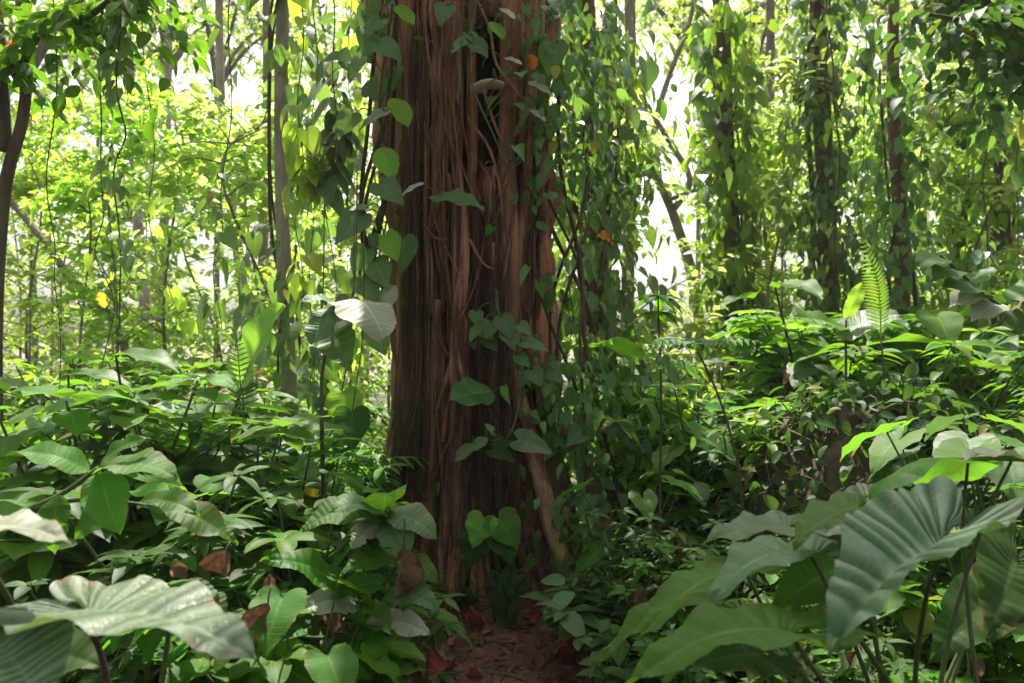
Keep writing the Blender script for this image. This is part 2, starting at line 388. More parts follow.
# ------------------------------------------------------------------ world, sun, camera
SUN_EL, SUN_AZ = math.radians(60), math.radians(-8)       # azimuth clockwise from +Y
w = bpy.data.worlds.new('World'); S.world = w; w.use_nodes = True
wt = w.node_tree; wt.nodes.clear()
sky = wt.nodes.new('ShaderNodeTexSky'); sky.sky_type = 'NISHITA'; sky.sun_disc = False
sky.sun_elevation = SUN_EL; sky.sun_rotation = SUN_AZ; sky.air_density = 1.0; sky.dust_density = 6.0; sky.ozone_density = .3
hs = wt.nodes.new('ShaderNodeHueSaturation'); hs.inputs['Saturation'].default_value = .30
bg = wt.nodes.new('ShaderNodeBackground'); bg.inputs[1].default_value = .10
wo = wt.nodes.new('ShaderNodeOutputWorld')
wt.links.new(sky.outputs[0], hs.inputs['Color']); wt.links.new(hs.outputs[0], bg.inputs[0]); wt.links.new(bg.outputs[0], wo.inputs[0])
sd = bpy.data.lights.new('sun', 'SUN'); sd.energy = 3.9; sd.angle = math.radians(.6); sd.color = (1, .94, .82)
so = bpy.data.objects.new('sun', sd); C.objects.link(so)
tosun = Vector((math.sin(SUN_AZ) * math.cos(SUN_EL), math.cos(SUN_AZ) * math.cos(SUN_EL), math.sin(SUN_EL)))
so.rotation_euler = tosun.to_track_quat('Z', 'Y').to_euler(); so.location = (5, 20, 30)
cd = bpy.data.cameras.new('camera'); cam = bpy.data.objects.new('camera', cd); C.objects.link(cam)
cd.lens = 28; cd.sensor_width = 36; cd.clip_end = 2000; cd.clip_start = .05
cam.location = (0, 0, H); cam.rotation_euler = (PI / 2, 0, 0)
cd.dof.use_dof = True; cd.dof.focus_distance = 3.3; cd.dof.aperture_fstop = 2.8
S.camera = cam
S.view_settings.view_transform = 'Standard'; S.view_settings.look = 'None'; S.view_settings.gamma = 1
S.view_settings.exposure = 1.66
S.cycles.use_denoising = True
S.cycles.max_bounces = 8; S.cycles.transmission_bounces = 6; S.cycles.diffuse_bounces = 4; S.cycles.glossy_bounces = 2; S.cycles.volume_bounces = 1
S.cycles.sample_clamp_indirect = 8

# ------------------------------------------------------------------ ground, path, haze
def axis(lo, hi, near, step, far):
    a = list(np.arange(near[0], near[1] + 1e-6, step)); g = step
    x = near[1]
    while x < hi: g *= 1.35; x += g; a.append(x)
    g = step; x = near[0]; b = []
    while x > lo: g *= 1.35; x -= g; b.append(x)
    return np.array(b[::-1] + a)
gx = axis(-500, 500, (-4.5, 4.5), .12, 0); gy = axis(-500, 600, (1.0, 9), .12, 0)
X, Y_ = np.meshgrid(gx, gy); Z = ground(X, Y_)
nx, ny = len(gx), len(gy)
i = (np.arange(ny - 1)[:, None] * nx + np.arange(nx - 1)[None]).ravel()
obj('ground', MB().add(np.stack([X, Y_, Z], -1), np.stack([i, i + 1, i + nx + 1, i + nx], -1)), M['soil'], kind='structure')
py_ = np.arange(.2, 5.0, .05); pu = np.linspace(-1, 1, 25)
PX = path_x(py_)[:, None] + pu[None] * (.42 + .06 * np.sin(py_ * 3.1)[:, None] + .04 * np.sin(py_ * 9)[:, None]); PY = np.repeat(py_[:, None], 25, 1)
PZ = ground(PX, PY) + .014 - .05 * np.abs(pu[None]) ** 6 + .012 * np.sin(PX * 17 + PY * 9) * np.sin(PY * 13 - PX * 5) + rs.rand(*PX.shape) * .006
i = (np.arange(len(py_) - 1)[:, None] * 25 + np.arange(24)[None]).ravel()
obj('path', MB().add(np.stack([PX, PY, PZ], -1), np.stack([i, i + 1, i + 26, i + 25], -1)), M['path'], kind='structure')

# ------------------------------------------------------------------ the great tree
TC = np.array((-.29, 5.35))
NT = 460
strands = []
r1 = np.random.RandomState(5)
for k in range(38):
    strands.append((k / 38 * 2 * PI + r1.uniform(-.08, .08), r1.uniform(.035, .11), r1.uniform(.03, .13), r1.rand(3) * 6.28))
def ang(a): return (a + PI) % (2 * PI) - PI
def trunk_r(th, z):
    """th measured from the side facing the camera, positive towards +X"""
    left = 1 - .6 * np.exp(-(ang(th + .62) / .42) ** 4)
    R = .40 + .035 * (1 - left) + .26 * np.exp(-z / .40) + .03 * np.exp(-(z - 5) ** 2) + .012 * z * sstep(3, 8, z)
    rr = R + 0 * th
    R = R + .045 * np.sin(3 * th + .8 + .35 * np.sin(z * .9)) * sstep(.3, 1.2, z) + .03 * np.sin(5 * th - z * .5)
    rr = R + 0 * th
    for a, wd, hg, ph in strands:
        drift = .09 * np.sin(.9 * z + ph[0]) + .04 * np.sin(2.3 * z + ph[1])
        d = ang(th - a - drift)
        rr = rr + left * hg * (1 + .3 * np.sin(1.7 * z + ph[2])) * np.exp(-(d / wd) ** 2)
    # main bulge on the left of the groove, and the groove itself
    rr = rr + .07 * np.exp(-(ang(th + .30) / .25) ** 2)
    rr = rr - .16 * np.exp(-(ang(th - .05 - .03 * np.sin(z * 1.4)) / .06) ** 2)
    # the hollow
    hol = np.exp(-((ang(th - .26)) / .15) ** 4) * sstep(2.45, 2.75, z) * sstep(4.2, 3.7, z)
    rr = rr - .13 * np.exp(-(ang(th - .25 - .05 * np.sin(2 * z)) / .07) ** 2) * sstep(.6, 1.0, z) - .10 * np.exp(-(ang(th - .70) / .06) ** 2) - .09 * np.exp(-(ang(th + .52) / .04) ** 2)
    rr = rr - np.minimum(.44, rr - .1) * hol
    low = np.exp(-((ang(th - .42)) / .20) ** 2) * sstep(1.0, .2, z)
    rr = rr - .26 * low
    return rr
def trunk_p(th, z, off=0.0):
    r = trunk_r(th, z) + off
    return np.stack([TC[0] + r * np.sin(th), TC[1] - r * np.cos(th), z], -1)
zz = np.concatenate([np.linspace(-.25, 5, 300), np.linspace(5.1, 11, 40)])
th = np.linspace(-PI, PI, NT, endpoint=False)
TT, ZZ = np.meshgrid(th, zz)
TV = trunk_p(TT, ZZ)
wob = .016 * np.sin(TT * 23 + 3 * np.sin(ZZ * 2.1)) + .010 * np.sin(TT * 61 + 2 * np.sin(ZZ * 3) + ZZ * 2) + .008 * np.sin(ZZ * 14 + TT * 9)
def vnoise(nt_, nz, seed):
    g = np.random.RandomState(seed).rand(nz + 2, nt_); a = (TT + PI) / (2 * PI) * nt_; b = np.clip((ZZ + .3) / 11.4, 0, .999) * nz
    i0 = np.floor(a).astype(int); j0 = np.floor(b).astype(int); fa = a - i0; fb = b - j0; fa = fa * fa * (3 - 2 * fa); fb = fb * fb * (3 - 2 * fb)
    return (g[j0, i0 % nt_] * (1 - fa) + g[j0, (i0 + 1) % nt_] * fa) * (1 - fb) + (g[j0 + 1, i0 % nt_] * (1 - fa) + g[j0 + 1, (i0 + 1) % nt_] * fa) * fb
wob = wob + .05 * (1 - (1 - .6 * np.exp(-(ang(TT + .62) / .42) ** 4))) * (vnoise(40, 60, 7) + vnoise(22, 26, 8) - 1) * 2 + .045 * (np.abs(vnoise(56, 16, 1) - .5) * 2 - .5) + .028 * (np.abs(vnoise(110, 40, 2) - .5) * 2 - .5) + .012 * (vnoise(150, 130, 3) - .5)
TV[..., 0] += wob * np.sin(TT); TV[..., 1] -= wob * np.cos(TT)
# deep gaps between the fused stems: (centre x, half width, bottom z, top z, depth)
for xc, hw, z0_, z1_, dp in [(-.115, .098, 2.60, 3.56, .62), (-.262, .034, .7, 4.8, .48), (-.09, .020, 1.2, 2.6, .30), (.03, .034, .9, 2.6, .42), (-.20, .016, .5, 1.9, .28), (-.02, .15, -.3, .62, .55), (-.09, .035, .5, 1.15, .35),
                             (-.58, .030, .2, 2.0, .34), (-.68, .018, .1, 1.5, .22), (-.46, .018, .3, 2.2, .22), (.12, .028, .8, 3.4, .34), (-.50, .014, 2.0, 4.5, .16), (-.38, .012, 1.2, 4.5, .16), (-.06, .016, 2.2, 4.6, .25)]:
    xx = xc + .02 * np.sin(ZZ * 2.2 + xc * 30) + .008 * np.sin(ZZ * 7 + xc * 50); q = np.clip(1 - ((TV[..., 0] - xx) / (hw * (1 + .25 * np.sin(ZZ * 5 + xc * 9)))) ** 6, 0, 1)
    TV[..., 1] += dp * q * sstep(z0_ - .02, z0_ + .14, ZZ) * sstep(z1_ + .02, z1_ - .18, ZZ) * (np.cos(TT) > 0)
# bend the upper trunk a little and taper above the picture
i = np.arange(len(zz) - 1)[:, None] * NT; j = np.arange(NT)[None]; j2 = (j + 1) % NT
TQ = np.stack([i + j, i + j2, i + NT + j2, i + NT + j], -1).reshape(-1, 4)
great = thing('giant_tree', 'giant reddish brown tree trunk wrapped in hanging roots at the end of the path', 'tree', (TC[0], TC[1], 0))
great_off = np.array((TC[0], TC[1], 0))
def gpart(name, mb, mat, kind=None):
    for k in range(len(mb.v)): mb.v[k] = mb.v[k] - great_off
    return obj(name, mb, mat, great, kind)
gpart('trunk', MB().add(TV, TQ, None, np.zeros((TV.size // 3, 3))), M['trunk'])

def surf_root(th0, z0, z1, rad, seed, wander=.06, off=.01, n=46, sides=8):
    r = np.random.RandomState(seed); ph = r.rand(4) * 6.28
    z = np.linspace(z0, z1, n); s = np.linspace(0, 1, n)
    t = th0 + wander * (np.sin(2.1 * z + ph[0]) + .5 * np.sin(4.7 * z + ph[1]))
    base = np.minimum(trunk_r(t, z), .56 + .2 * np.exp(-z / .45))
    sm = np.convolve(np.pad(base, 4, mode='edge'), np.ones(9) / 9, 'valid')
    rr = np.maximum(base, sm) + off + .012 * np.sin(3.3 * z + ph[2])
    p = np.stack([TC[0] + rr * np.sin(t), TC[1] - rr * np.cos(t), z], -1)
    return p, rad * (.8 + .3 * np.sin(2.5 * z + ph[3]) * .5 + .35 * s[::-1] * 0 + .25 * np.exp(-np.maximum(z, 0) / .3))
# thick ropes: (angle, z top, z bottom, radius)
ROPES = [(-.42, 1.5, -.1, .030), (-.30, 1.75, -.1, .045), (-.10, 4.5, -.1, .045), (-.66, 1.9, -.1, .030), (.07, 4.6, -.1, .036), (.20, 2.4, -.1, .024),
         (.62, 4.8, .3, .085), (.72, 4.8, -.1, .045), (.80, 4.6, -.1, .040), (-.85, 4.8, -.1, .035), (-1.05, 4.6, -.1, .04), (.30, 2.1, .35, .020),
         (-.05, 2.2, -.1, .020), (-.22, 3.2, .9, .022), (.05, 1.9, .25, .018), (.45, 1.8, .3, .018), (.88, 3.8, -.1, .035), (1.1, 4.4, -.1, .04), (-.52, 2.0, -.1, .020), (-.73, 3.0, -.1, .022)]
for k, (a, z0, z1, r) in enumerate(ROPES):
    mb = MB(); p, rad = surf_root(a, z0, z1, r, 100 + k)
    tube(mb, p, rad, 10, lump=.18, seed=k); gpart('aerial_root', mb, M['root'] if k % 3 != 2 else M['trunk'])
for k in range(44):     # thinner strings
    a = r1.uniform(-1.2, 1.2); z0 = r1.uniform(1.6, 4.8); z1 = r1.uniform(-.1, .7)
    if .02 < a < .56: z0 = min(z0, r1.uniform(1.6, 2.4)); z1 = r1.uniform(.4, 1.0)
    mb = MB(); p, rad = surf_root(a, z0, z1, r1.uniform(.006, .014), 300 + k, .10, r1.uniform(.015, .05), 40)
    tube(mb, p, rad, 6); gpart('aerial_root', mb, M['root'] if r1.rand() < .5 else M['fibre'])
mb = MB()
for k in range(520):    # hair-fine fibres
    a = r1.choice([r1.normal(-.75, .22), r1.normal(.25, .25), r1.uniform(-1.3, 1.2)]); z0 = r1.uniform(.8, 3.6); z0 = min(z0, 2.4) if .0 < a < .56 else z0; z1 = max(-.02, z0 - r1.uniform(.5, 2.6))
    p, rad = surf_root(a, z0, z1, .0028, 900 + k, .05, r1.uniform(.01, .075), 14)
    tube(mb, p, r1.uniform(.0015, .0035), 3)
gpart('root_fibres', mb, M['fibre'], 'stuff')
for pts, r0_, r1_ in [([P(520, 330, 5.15), P(552, 405, 5.0), P(590, 480, 4.9), P(612, 540, 4.85), P(618, 610, 4.8)], .05, .075),
                      ([P(512, 360, 5.1), P(532, 450, 4.92), P(556, 545, 4.78), P(580, 650, 4.65)], .06, .09),
                      ([P(585, 470, 5.2), P(640, 525, 5.2), P(675, 580, 5.2), P(690, 630, 5.2)], .05, .06),
                      ([P(432, 400, 5.1), P(418, 500, 4.95), P(408, 590, 4.85), P(400, 650, 4.85)], .05, .08),
                      ([P(482, 460, 5.05), P(477, 550, 4.82), P(470, 610, 4.7), P(462, 640, 4.65)], .035, .05)]:
    mb = MB(); p = bez(pts, 24); tube(mb, p, np.linspace(r0_, r1_, 24) * .72, 12, lump=.3, seed=int(r0_ * 1e4))
    gpart('buttress_root', mb, M['trunk'])
for k in range(14):      # roots that wander across the trunk
    a = r1.uniform(-.7, .75); z0 = r1.uniform(1.3, 3.6); z1 = max(.0, z0 - r1.uniform(.7, 2.0))
    mb = MB(); p, rad = surf_root(a, z0, z1, r1.uniform(.007, .013), 700 + k, .22, r1.uniform(.02, .06), 44)
    tube(mb, p, rad, 6, lump=.15, seed=k); gpart('aerial_root', mb, M['root'] if k % 2 else M['fibre'])
mb = MB()                # loose roots curving off the trunk
for k, pts in enumerate([[P(477, 0, 4.75), P(490, 30, 4.7), P(497, 65, 4.65), P(520, 95, 4.7), P(536, 112, 4.8), P(546, 130, 4.9)],
            [P(482, 85, 4.65), P(495, 125, 4.6), P(508, 155, 4.6), P(516, 190, 4.65), P(510, 240, 4.7), P(503, 280, 4.72)],
            [P(468, 118, 4.7), P(490, 150, 4.66), P(500, 190, 4.66), P(502, 215, 4.7)],
            [P(424, 225, 4.78), P(436, 238, 4.70), P(448, 240, 4.68)], [P(470, 240, 4.75), P(482, 262, 4.68), P(494, 270, 4.7)]]):
    mb = MB(); p = bez(pts, 26); tube(mb, p, np.linspace(.009, .006, 26) * (1 if k < 3 else .9), 7, lump=.15, seed=k); gpart('aerial_root', mb, M['fibre'] if k % 2 else M['root'])
# shade inside the hollow, painted as a near-black lining sheet
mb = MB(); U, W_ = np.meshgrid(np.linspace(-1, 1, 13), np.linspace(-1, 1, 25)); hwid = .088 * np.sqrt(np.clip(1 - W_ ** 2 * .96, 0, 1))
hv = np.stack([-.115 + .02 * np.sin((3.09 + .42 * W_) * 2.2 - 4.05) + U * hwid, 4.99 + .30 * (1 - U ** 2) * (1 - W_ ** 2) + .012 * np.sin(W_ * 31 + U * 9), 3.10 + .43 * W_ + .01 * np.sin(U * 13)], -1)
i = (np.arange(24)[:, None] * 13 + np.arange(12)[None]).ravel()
gpart('hollow', mb.add(hv, np.stack([i, i + 1, i + 14, i + 13], -1)), M['hollow_shade'])
# bracket fungus below the hollow's lip
mb = MB(); a = np.linspace(0, PI, 18)
c = P(487, 84, 4.74)
V = []
for s, z in ((0, -.028), (.6, -.03), (1.0, -.010), (1.0, .004), (.6, .022), (0, .026)):
    for t in a: V.append(c + np.array((-.095 * math.cos(t) * s * (1 + .1 * math.sin(5 * t)), -.13 * math.sin(t) * s + .05, z - .012 * math.cos(t))))
i = (np.arange(5)[:, None] * 18 + np.arange(17)[None]).ravel()
mb.add(V, np.stack([i, i + 18, i + 19, i + 1], -1))
tag(obj('bracket_fungus', mb, M['fungus']), 'pale shelf shaped bracket fungus jutting across the dark hollow of the giant trunk', 'fungus')

# ------------------------------------------------------------------ crowns and trees
LT_SMALL = leaf_t('oval', 5, 1, .3, .2)
LT_LANCE = leaf_t('lance', 5, 1, .3, .25)
LT_OVAL = leaf_t('oval', 8, 1, .28, .28)
LT_LANCE2 = leaf_t('lance', 8, 1, .28, .35)
LT_BIG = leaf_t('oval', 14, 3, .22, .38, wave=.03, pleat=.012, npleat=16, width=.9)
LT_BIGO = leaf_t('oval', 12, 2, .2, .3, wave=.03, width=1.25)
LT_HEARTL = leaf_t('heart', 9, 1, .3, .35, width=.72)
LT_LONG = leaf_t('long', 7, 1, .3, .4)
LT_HEART = leaf_t('heart', 9, 2, .22, .25, curl=.1)
LT_HEART_S = leaf_t('heart', 9, 1, .22, .2)
LT_ROUND = leaf_t('round', 9, 2, .15, .2, wave=.03)

def rdir(n, r):
    return nrm(r.normal(size=(n, 3)))

def spray(mb, tpl, c, d, length, n, size, r, flat=.35, droop=.3, tint=None):
    """a twig of leaves: alternate leaves along a drooping line"""
    s = np.linspace(.1, 1, n)
    d = nrm(d); side = nrm(np.cross(d, UP) + 1e-3)
    sag = droop * s * s * length
    pos = c + d * (s * length)[:, None] - UP * sag[:, None] + r.normal(size=(n, 3)) * length * .07
    sg = np.where(np.arange(n) % 2, 1, -1)[:, None]
    ld = d * (.4 + .5 * s[:, None] ** 3) + side * sg * (1.0 - .5 * s[:, None] ** 4) - UP * .35 + r.normal(size=(n, 3)) * flat * .6
    ln = UP + r.normal(size=(n, 3)) * flat + d * .25
    scatter(mb, tpl, pos, ld, ln, size * r.uniform(.6, 1.15, n), np.clip(r.normal(.5 if tint is None else tint, .25, n), 0, 1))
    return bez([c, c + d * length * .5 - UP * droop * .25 * length, c + d * length - UP * droop * length], 6)

def crown_variant(seed, rx, rz, ntw, nleaf, lsize, name, mat, limbs=6, tpl=LT_SMALL, hole=.25):
    r = np.random.RandomState(seed); leaf = MB(); wood = MB()
    lc = []
    for k in range(limbs):
        a = k / limbs * 6.28 + r.uniform(-.4, .4); e = np.array((math.cos(a) * rx * r.uniform(.55, .9), math.sin(a) * rx * r.uniform(.55, .9), rz * r.uniform(-.4, .8)))
        p = bez([(0, 0, -rz * .9), e * .35 + np.array((0, 0, -rz * .35)), e * .75 + np.array((0, 0, .0)), e], 12)
        tube(wood, p, np.linspace(.06, .018, 12) * rx / 2.5, 6, lump=.1, seed=k); lc.append(p)
    for k in range(ntw):
        L = lc[r.randint(limbs)]; b = L[r.randint(3, 12)]
        d = nrm(r.normal(size=3) * np.array((1, 1, .55)) + nrm(b * np.array((1, 1, .3))) * .7)
        st = b + d * r.uniform(.05, .5) * rx * .5
        tw = spray(leaf, tpl, st, d, r.uniform(.5, 1.0) * rx * .32, nleaf, lsize, r, .4, .4, r.uniform(.25, .75))
        p = bez([b, (b + st) / 2 + r.normal(size=3) * .05, st, tw[-1]], 8)
        tube(wood, p, np.linspace(.014, .004, 8), 3)
    return leaf.mesh(name + '_crown', mat), wood.mesh(name + '_branch', M['bark_dark'])

CROWN = [crown_variant(21, 2.4, 1.5, 120, 15, .17, 'broad', M['wood']),
         crown_variant(22, 2.0, 1.8, 105, 15, .15, 'tall', M['wood']),
         crown_variant(23, 2.8, 1.2, 130, 15, .18, 'flat', M['wood'], tpl=LT_LANCE),
         crown_variant(24, 1.7, 1.6, 90, 14, .15, 'small', M['bright'], tpl=LT_LANCE)]

def trunk_line(pts, top, wob=.05, seed=0, n=40):
    r = np.random.RandomState(seed)
    q = [np.array(p, float) for p in pts]           # given from top of picture to low
    lo = q[-1].copy(); hi = q[0].copy()
    d = nrm(q[0] - q[1]) if len(q) > 1 else UP
    g = float(ground(lo[0], lo[1])) - .12
    seq = [np.array((lo[0], lo[1], g))] if lo[2] > g + .25 else []
    seq += q[::-1]
    k = (top - hi[2]) / max(.35, d[2]) if top > hi[2] + .3 else 0
    if k > 0: seq.append(hi + d * k * np.array((.6, .6, 1)) * (1 if d[2] > .35 else .5))
    p = bez(seq, n)
    s = np.linspace(0, 1, n)[:, None]
    return p + np.column_stack([np.sin(s[:, 0] * 9 + r.rand() * 6), np.sin(s[:, 0] * 7 + r.rand() * 6), 0 * s[:, 0]]) * wob * s

def tree(name, label, pts, dia, top, crown, mat, group=None, cscale=1.0, seed=0, extra=None, sides=12):
    """pts: points along the trunk, topmost first"""
    p = trunk_line(pts, top, .04, seed)
    root = thing(name, label, 'tree', (p[0][0], p[0][1], float(ground(p[0][0], p[0][1]))), 0, group)
    off = np.array(root.location)
    mb = MB(); s = np.linspace(0, 1, len(p))
    tube(mb, p - off, dia / 2 * (1 - .4 * s + .5 * np.exp(-s * 18)), sides, lump=.12, seed=seed)
    obj('trunk', mb, M[mat], root)
    if extra:
        for e in extra:
            mb = MB(); q = bez(e[0], 20); tube(mb, q - off, np.linspace(e[1], e[2], 20), 8, lump=.1, seed=seed); obj('branch', mb, M[mat], root)
    if crown is not None:
        lm, wm = CROWN[crown]
        for nm, me in (('crown', lm), ('branch', wm)):
            o = obj(nm, me, None, root); o.location = tuple(p[-1] - off + np.array((0, 0, .9 * cscale))); o.scale = (cscale,) * 3; o.rotation_euler = (0, 0, seed * 1.7)
    return root, p

def vine_cover(label, line, rad, zr, n, size, seed, group=None, mat='vine', name='climbing_vine', cat='vine', front=.7, tpl=None, hang=.25, clump=True):
    """a climber winding up a trunk line"""
    r = np.random.RandomState(seed)
    line = np.asarray(line); g0 = line[0]
    root = thing(name, label, cat, (g0[0], g0[1], float(ground(g0[0], g0[1]))), 0, group); off = np.array(root.location)
    zs = line[:, 2]
    at = lambda z: np.column_stack([np.interp(z, zs, line[:, k]) for k in range(3)])
    for k in range(3):
        z = np.linspace(zr[0], zr[1] * (1 - .15 * k), 50); a = r.rand() * 6.28 + np.linspace(0, r.uniform(2, 6), 50) + .4 * np.sin(z * 3)
        c = at(z); mb = MB()
        tube(mb, np.column_stack([c[:, 0] + (rad + .015) * np.cos(a), c[:, 1] + (rad + .015) * np.sin(a), z]) - off, .010 + .006 * r.rand(), 5)
        obj('stem', mb, M['twig'], root)
    z = r.uniform(zr[0], zr[1], n * 3)
    if clump:
        ph = r.rand(3) * 6
        keep = r.rand(n * 3) < .30 + .35 * (np.sin(z * 2.3 + ph[0]) + np.sin(z * 5.1 + ph[1]) * .6)
        z = z[keep]
    z = z[:n]; m = len(z)
    a = np.where(r.rand(m) < front, r.uniform(-2.9, -.2, m), r.uniform(0, 6.28, m))
    c = at(z); o = np.column_stack([np.cos(a), np.sin(a), 0 * a])
    pos = c + o * (rad + .02 + r.gamma(1.6, hang * .35, m)[:, None]) - off; pos[:, 2] = z - off[2]
    d = -UP * r.uniform(.6, 1.2, (m, 1)) + o * r.uniform(.1, .9, (m, 1)) + r.normal(size=(m, 3)) * .35
    nn = o * 1.0 + UP * r.uniform(.2, 1.0, (m, 1)) + r.normal(size=(m, 3)) * .35
    mb = MB(); sz = size * r.uniform(.4, 1.35, m); ti = np.clip(r.normal(.45, .28, m), 0, 1)
    kinds = (LT_HEART_S, LT_OVAL, LT_HEARTL, LT_LANCE2) if tpl is None else (tpl,)
    which = r.randint(0, len(kinds), m)
    for q, t1 in enumerate(kinds):
        w_ = which == q; scatter(mb, t1, pos[w_], d[w_], nn[w_], sz[w_], ti[w_])
    obj('foliage', mb, M[mat], root)
    return root

def hang_vine(label, pts, rad, nleaf, size, seed, group=None, mat='bright', name='hanging_vine', lz=None, wob=.03, stem='twig'):
    r = np.random.RandomState(seed)
    p = bez(pts, 40); n = len(p); s = np.linspace(0, 1, n)
    p = p + np.column_stack([np.sin(s * 17 + seed), np.cos(s * 13 + seed), 0 * s]) * wob * np.sin(s * PI)[:, None]
    root = thing(name, label, 'vine', p[-1], 0, group); off = np.array(root.location)
    mb = MB(); tube(mb, p - off, np.linspace(rad, rad * .6, n), 5); obj('stem', mb, M[stem], root)
    if nleaf:
        q = np.clip(r.choice(r.uniform(.05, 1, 7), nleaf) + r.normal(size=nleaf) * .05, .02, 1); c = np.column_stack([np.interp(q, s, p[:, k]) for k in range(3)])
        a = r.uniform(0, 6.28, nleaf); o = np.column_stack([np.cos(a), np.sin(a), 0 * a])
        mb = MB()
        d = -UP * r.uniform(.5, 1.2, (nleaf, 1)) + o * .6 + r.normal(size=(nleaf, 3)) * .2
        nn = o + UP * .4 + r.normal(size=(nleaf, 3)) * .3 + np.array((0, -.6, 0))
        sz = size * r.uniform(.4, 1.3, nleaf); ti = np.clip(r.normal(.5, .28, nleaf), 0, 1); h = nleaf // 2
        scatter(mb, LT_HEART_S, (c + o * .05 - off)[:h], d[:h], nn[:h], sz[:h], ti[:h]); scatter(mb, LT_HEARTL, (c + o * .05 - off)[h:], d[h:], nn[h:], sz[h:], ti[h:])
        obj('foliage', mb, M[mat], root)
    return root

# big tree's crown, unseen overhead, with extra clumps added for shade
for k, (dx, dy, dz, cs) in enumerate([(0, 0, 10.5, 1.3), (.2, -2.2, 9.0, 1.2), (-3.9, -.2, 8.4, 1.1), (.6, -4.6, 8.6, 1.3)]):
    lm, wm = CROWN[k % 3]
    for nm, me in (('crown', lm), ('branch', wm)):
        o = obj(nm, me, None, great); o.location = (dx, dy, dz); o.scale = (cs,) * 3; o.rotation_euler = (0, 0, k * 1.3)

for k, (x, y, z, c, cs) in enumerate([(-5.8, 2.6, 6.2, 0, 1.3), (6.0, 3.4, 6.4, 1, 1.3)]):  # unseen trees added to hold sky light off the foreground
    tree('unseen_shade_tree', ['unseen broad tree added for shade beyond the left edge', 'unseen broad tree added for shade beyond the right edge'][k],
         [np.array((x, y, 4.0)), np.array((x, y, 1.5))], .3, z, c, 'bark_dark', None, cs, seed=30 + k)

# --- named trees (pixel positions give each its bearing; Y is its real distance)
t_left, ln_left = tree('forked_tree', 'dark forked trunk with pale foot at the far left edge', [P(27, -40, 5), P(25, 40, 5), P(17, 120, 5), P(4, 190, 5), P(-3, 350, 5)], .085, 6.5, None, 'bark_dark', seed=3,
     extra=[([P(5, 150, 5), P(2, 90, 5.05), P(-2, 20, 5.1), P(-8, -60, 5.2)], .045, .03)])
t_col, ln_col = tree('vine_clad_tree', 'slender mottled grey trunk hidden by a curtain of heart shaped leaves', [P(281, -40, 6), P(284, 150, 6), P(287, 330, 6), P(290, 430, 6)], .14, 7.0, None, 'bark_pale', seed=4)
t_tw1, ln_tw1 = tree('vine_clad_tree', 'dark red brown trunk just behind the giant tree, draped in ivy', [P(580, -40, 6.2), P(588, 120, 6.2), P(597, 300, 6.2), P(602, 430, 6.2)], .21, 8.0, None, 'bark_red', seed=5)
t_tw2, ln_tw2 = tree('vine_clad_tree', 'smooth grey trunk with ringed bark leaning beside the red brown trunk', [P(612, -40, 6.6), P(613, 60, 6.6), P(606, 160, 6.6), P(602, 260, 6.55), P(606, 420, 6.5)], .15, 8.0, None, 'bark_grey', seed=6)
t_r1, ln_r1 = tree('vine_clad_tree', 'hazy dark trunk clothed in climbing leaves right of the bright gap', [P(716, -40, 9), P(724, 80, 9), P(729, 200, 9), P(733, 330, 9)], .27, 8.5, None, 'bark_dark', seed=7)
t_r2, ln_r2 = tree('vine_clad_tree', 'dark trunk with pale dangling liana alongside, above the upright paddle leaf', [P(818, -40, 8), P(821, 80, 8), P(826, 200, 8), P(828, 340, 8)], .22, 8.0, None, 'bark_dark', seed=8)
t_r3, ln_r3 = tree('vine_clad_tree', 'straight narrow trunk, bare at the top and leafy below, behind the upright fern', [P(893, -40, 7), P(896, 80, 7), P(899, 200, 7), P(901, 330, 7)], .14, 7.5, None, 'bark_red', seed=9)
t_r4, ln_r4 = tree('vine_clad_tree', 'leaf covered trunk farthest right, half lost in hanging vines', [P(1000, -40, 9), P(1002, 120, 9), P(998, 330, 9)], .22, 8.0, None, 'bark_dark', seed=10)
t_r5, ln_r5 = tree('vine_clad_tree', 'leafy trunk between the narrow trunk and the farthest right one', [P(958, -40, 10), P(962, 120, 10), P(966, 330, 10)], .22, 8.5, None, 'bark_dark', seed=11)
tree('slender_tree', 'bare pinkish trunk high in the pale canopy at upper left', [P(168, -30, 15), P(168, 60, 15), P(166, 200, 15), P(160, 340, 15)], .17, 10, 0, 'bark_pale', seed=12)
tree('slender_tree', 'slim brown trunk slanting behind the left thicket, left of a thinner one', [P(221, 60, 10), P(229, 180, 10), P(240, 270, 10), P(247, 350, 10)], .15, 7.5, None, 'bark_pale', seed=13)
tree('slender_tree', 'thin straight brown trunk just left of the vine curtain', [P(268, 60, 12), P(263, 200, 12), P(261, 330, 12)], .17, 8.0, None, 'bark_grey', seed=14)
tree('slender_tree', 'smooth pale tan trunk between the vine curtain and the giant tree', [P(358, -20, 11), P(361, 150, 11), P(363, 330, 11), P(363, 420, 11)], .16, 9.0, None, 'bark_pale', seed=15)
tree('slender_tree', 'whitish trunk standing bright beyond the tallest left shrubs', [P(128, 90, 13), P(138, 220, 13), P(148, 330, 13)], .20, 9, 2, 'bark_pale', seed=16)
tree('leaning_tree', 'thin trunk leaning steeply up to the left behind the left thicket', [P(-30, 170, 8), P(20, 215, 8), P(70, 275, 8), P(125, 345, 8)], .09, 3.6, None, 'bark_grey', seed=17)
tree('slender_tree', 'thin grey trunk immediately right of the two ivy draped trunks', [P(632, -30, 10), P(629, 120, 10), P(627, 330, 10)], .19, 9, None, 'bark_grey', seed=18)
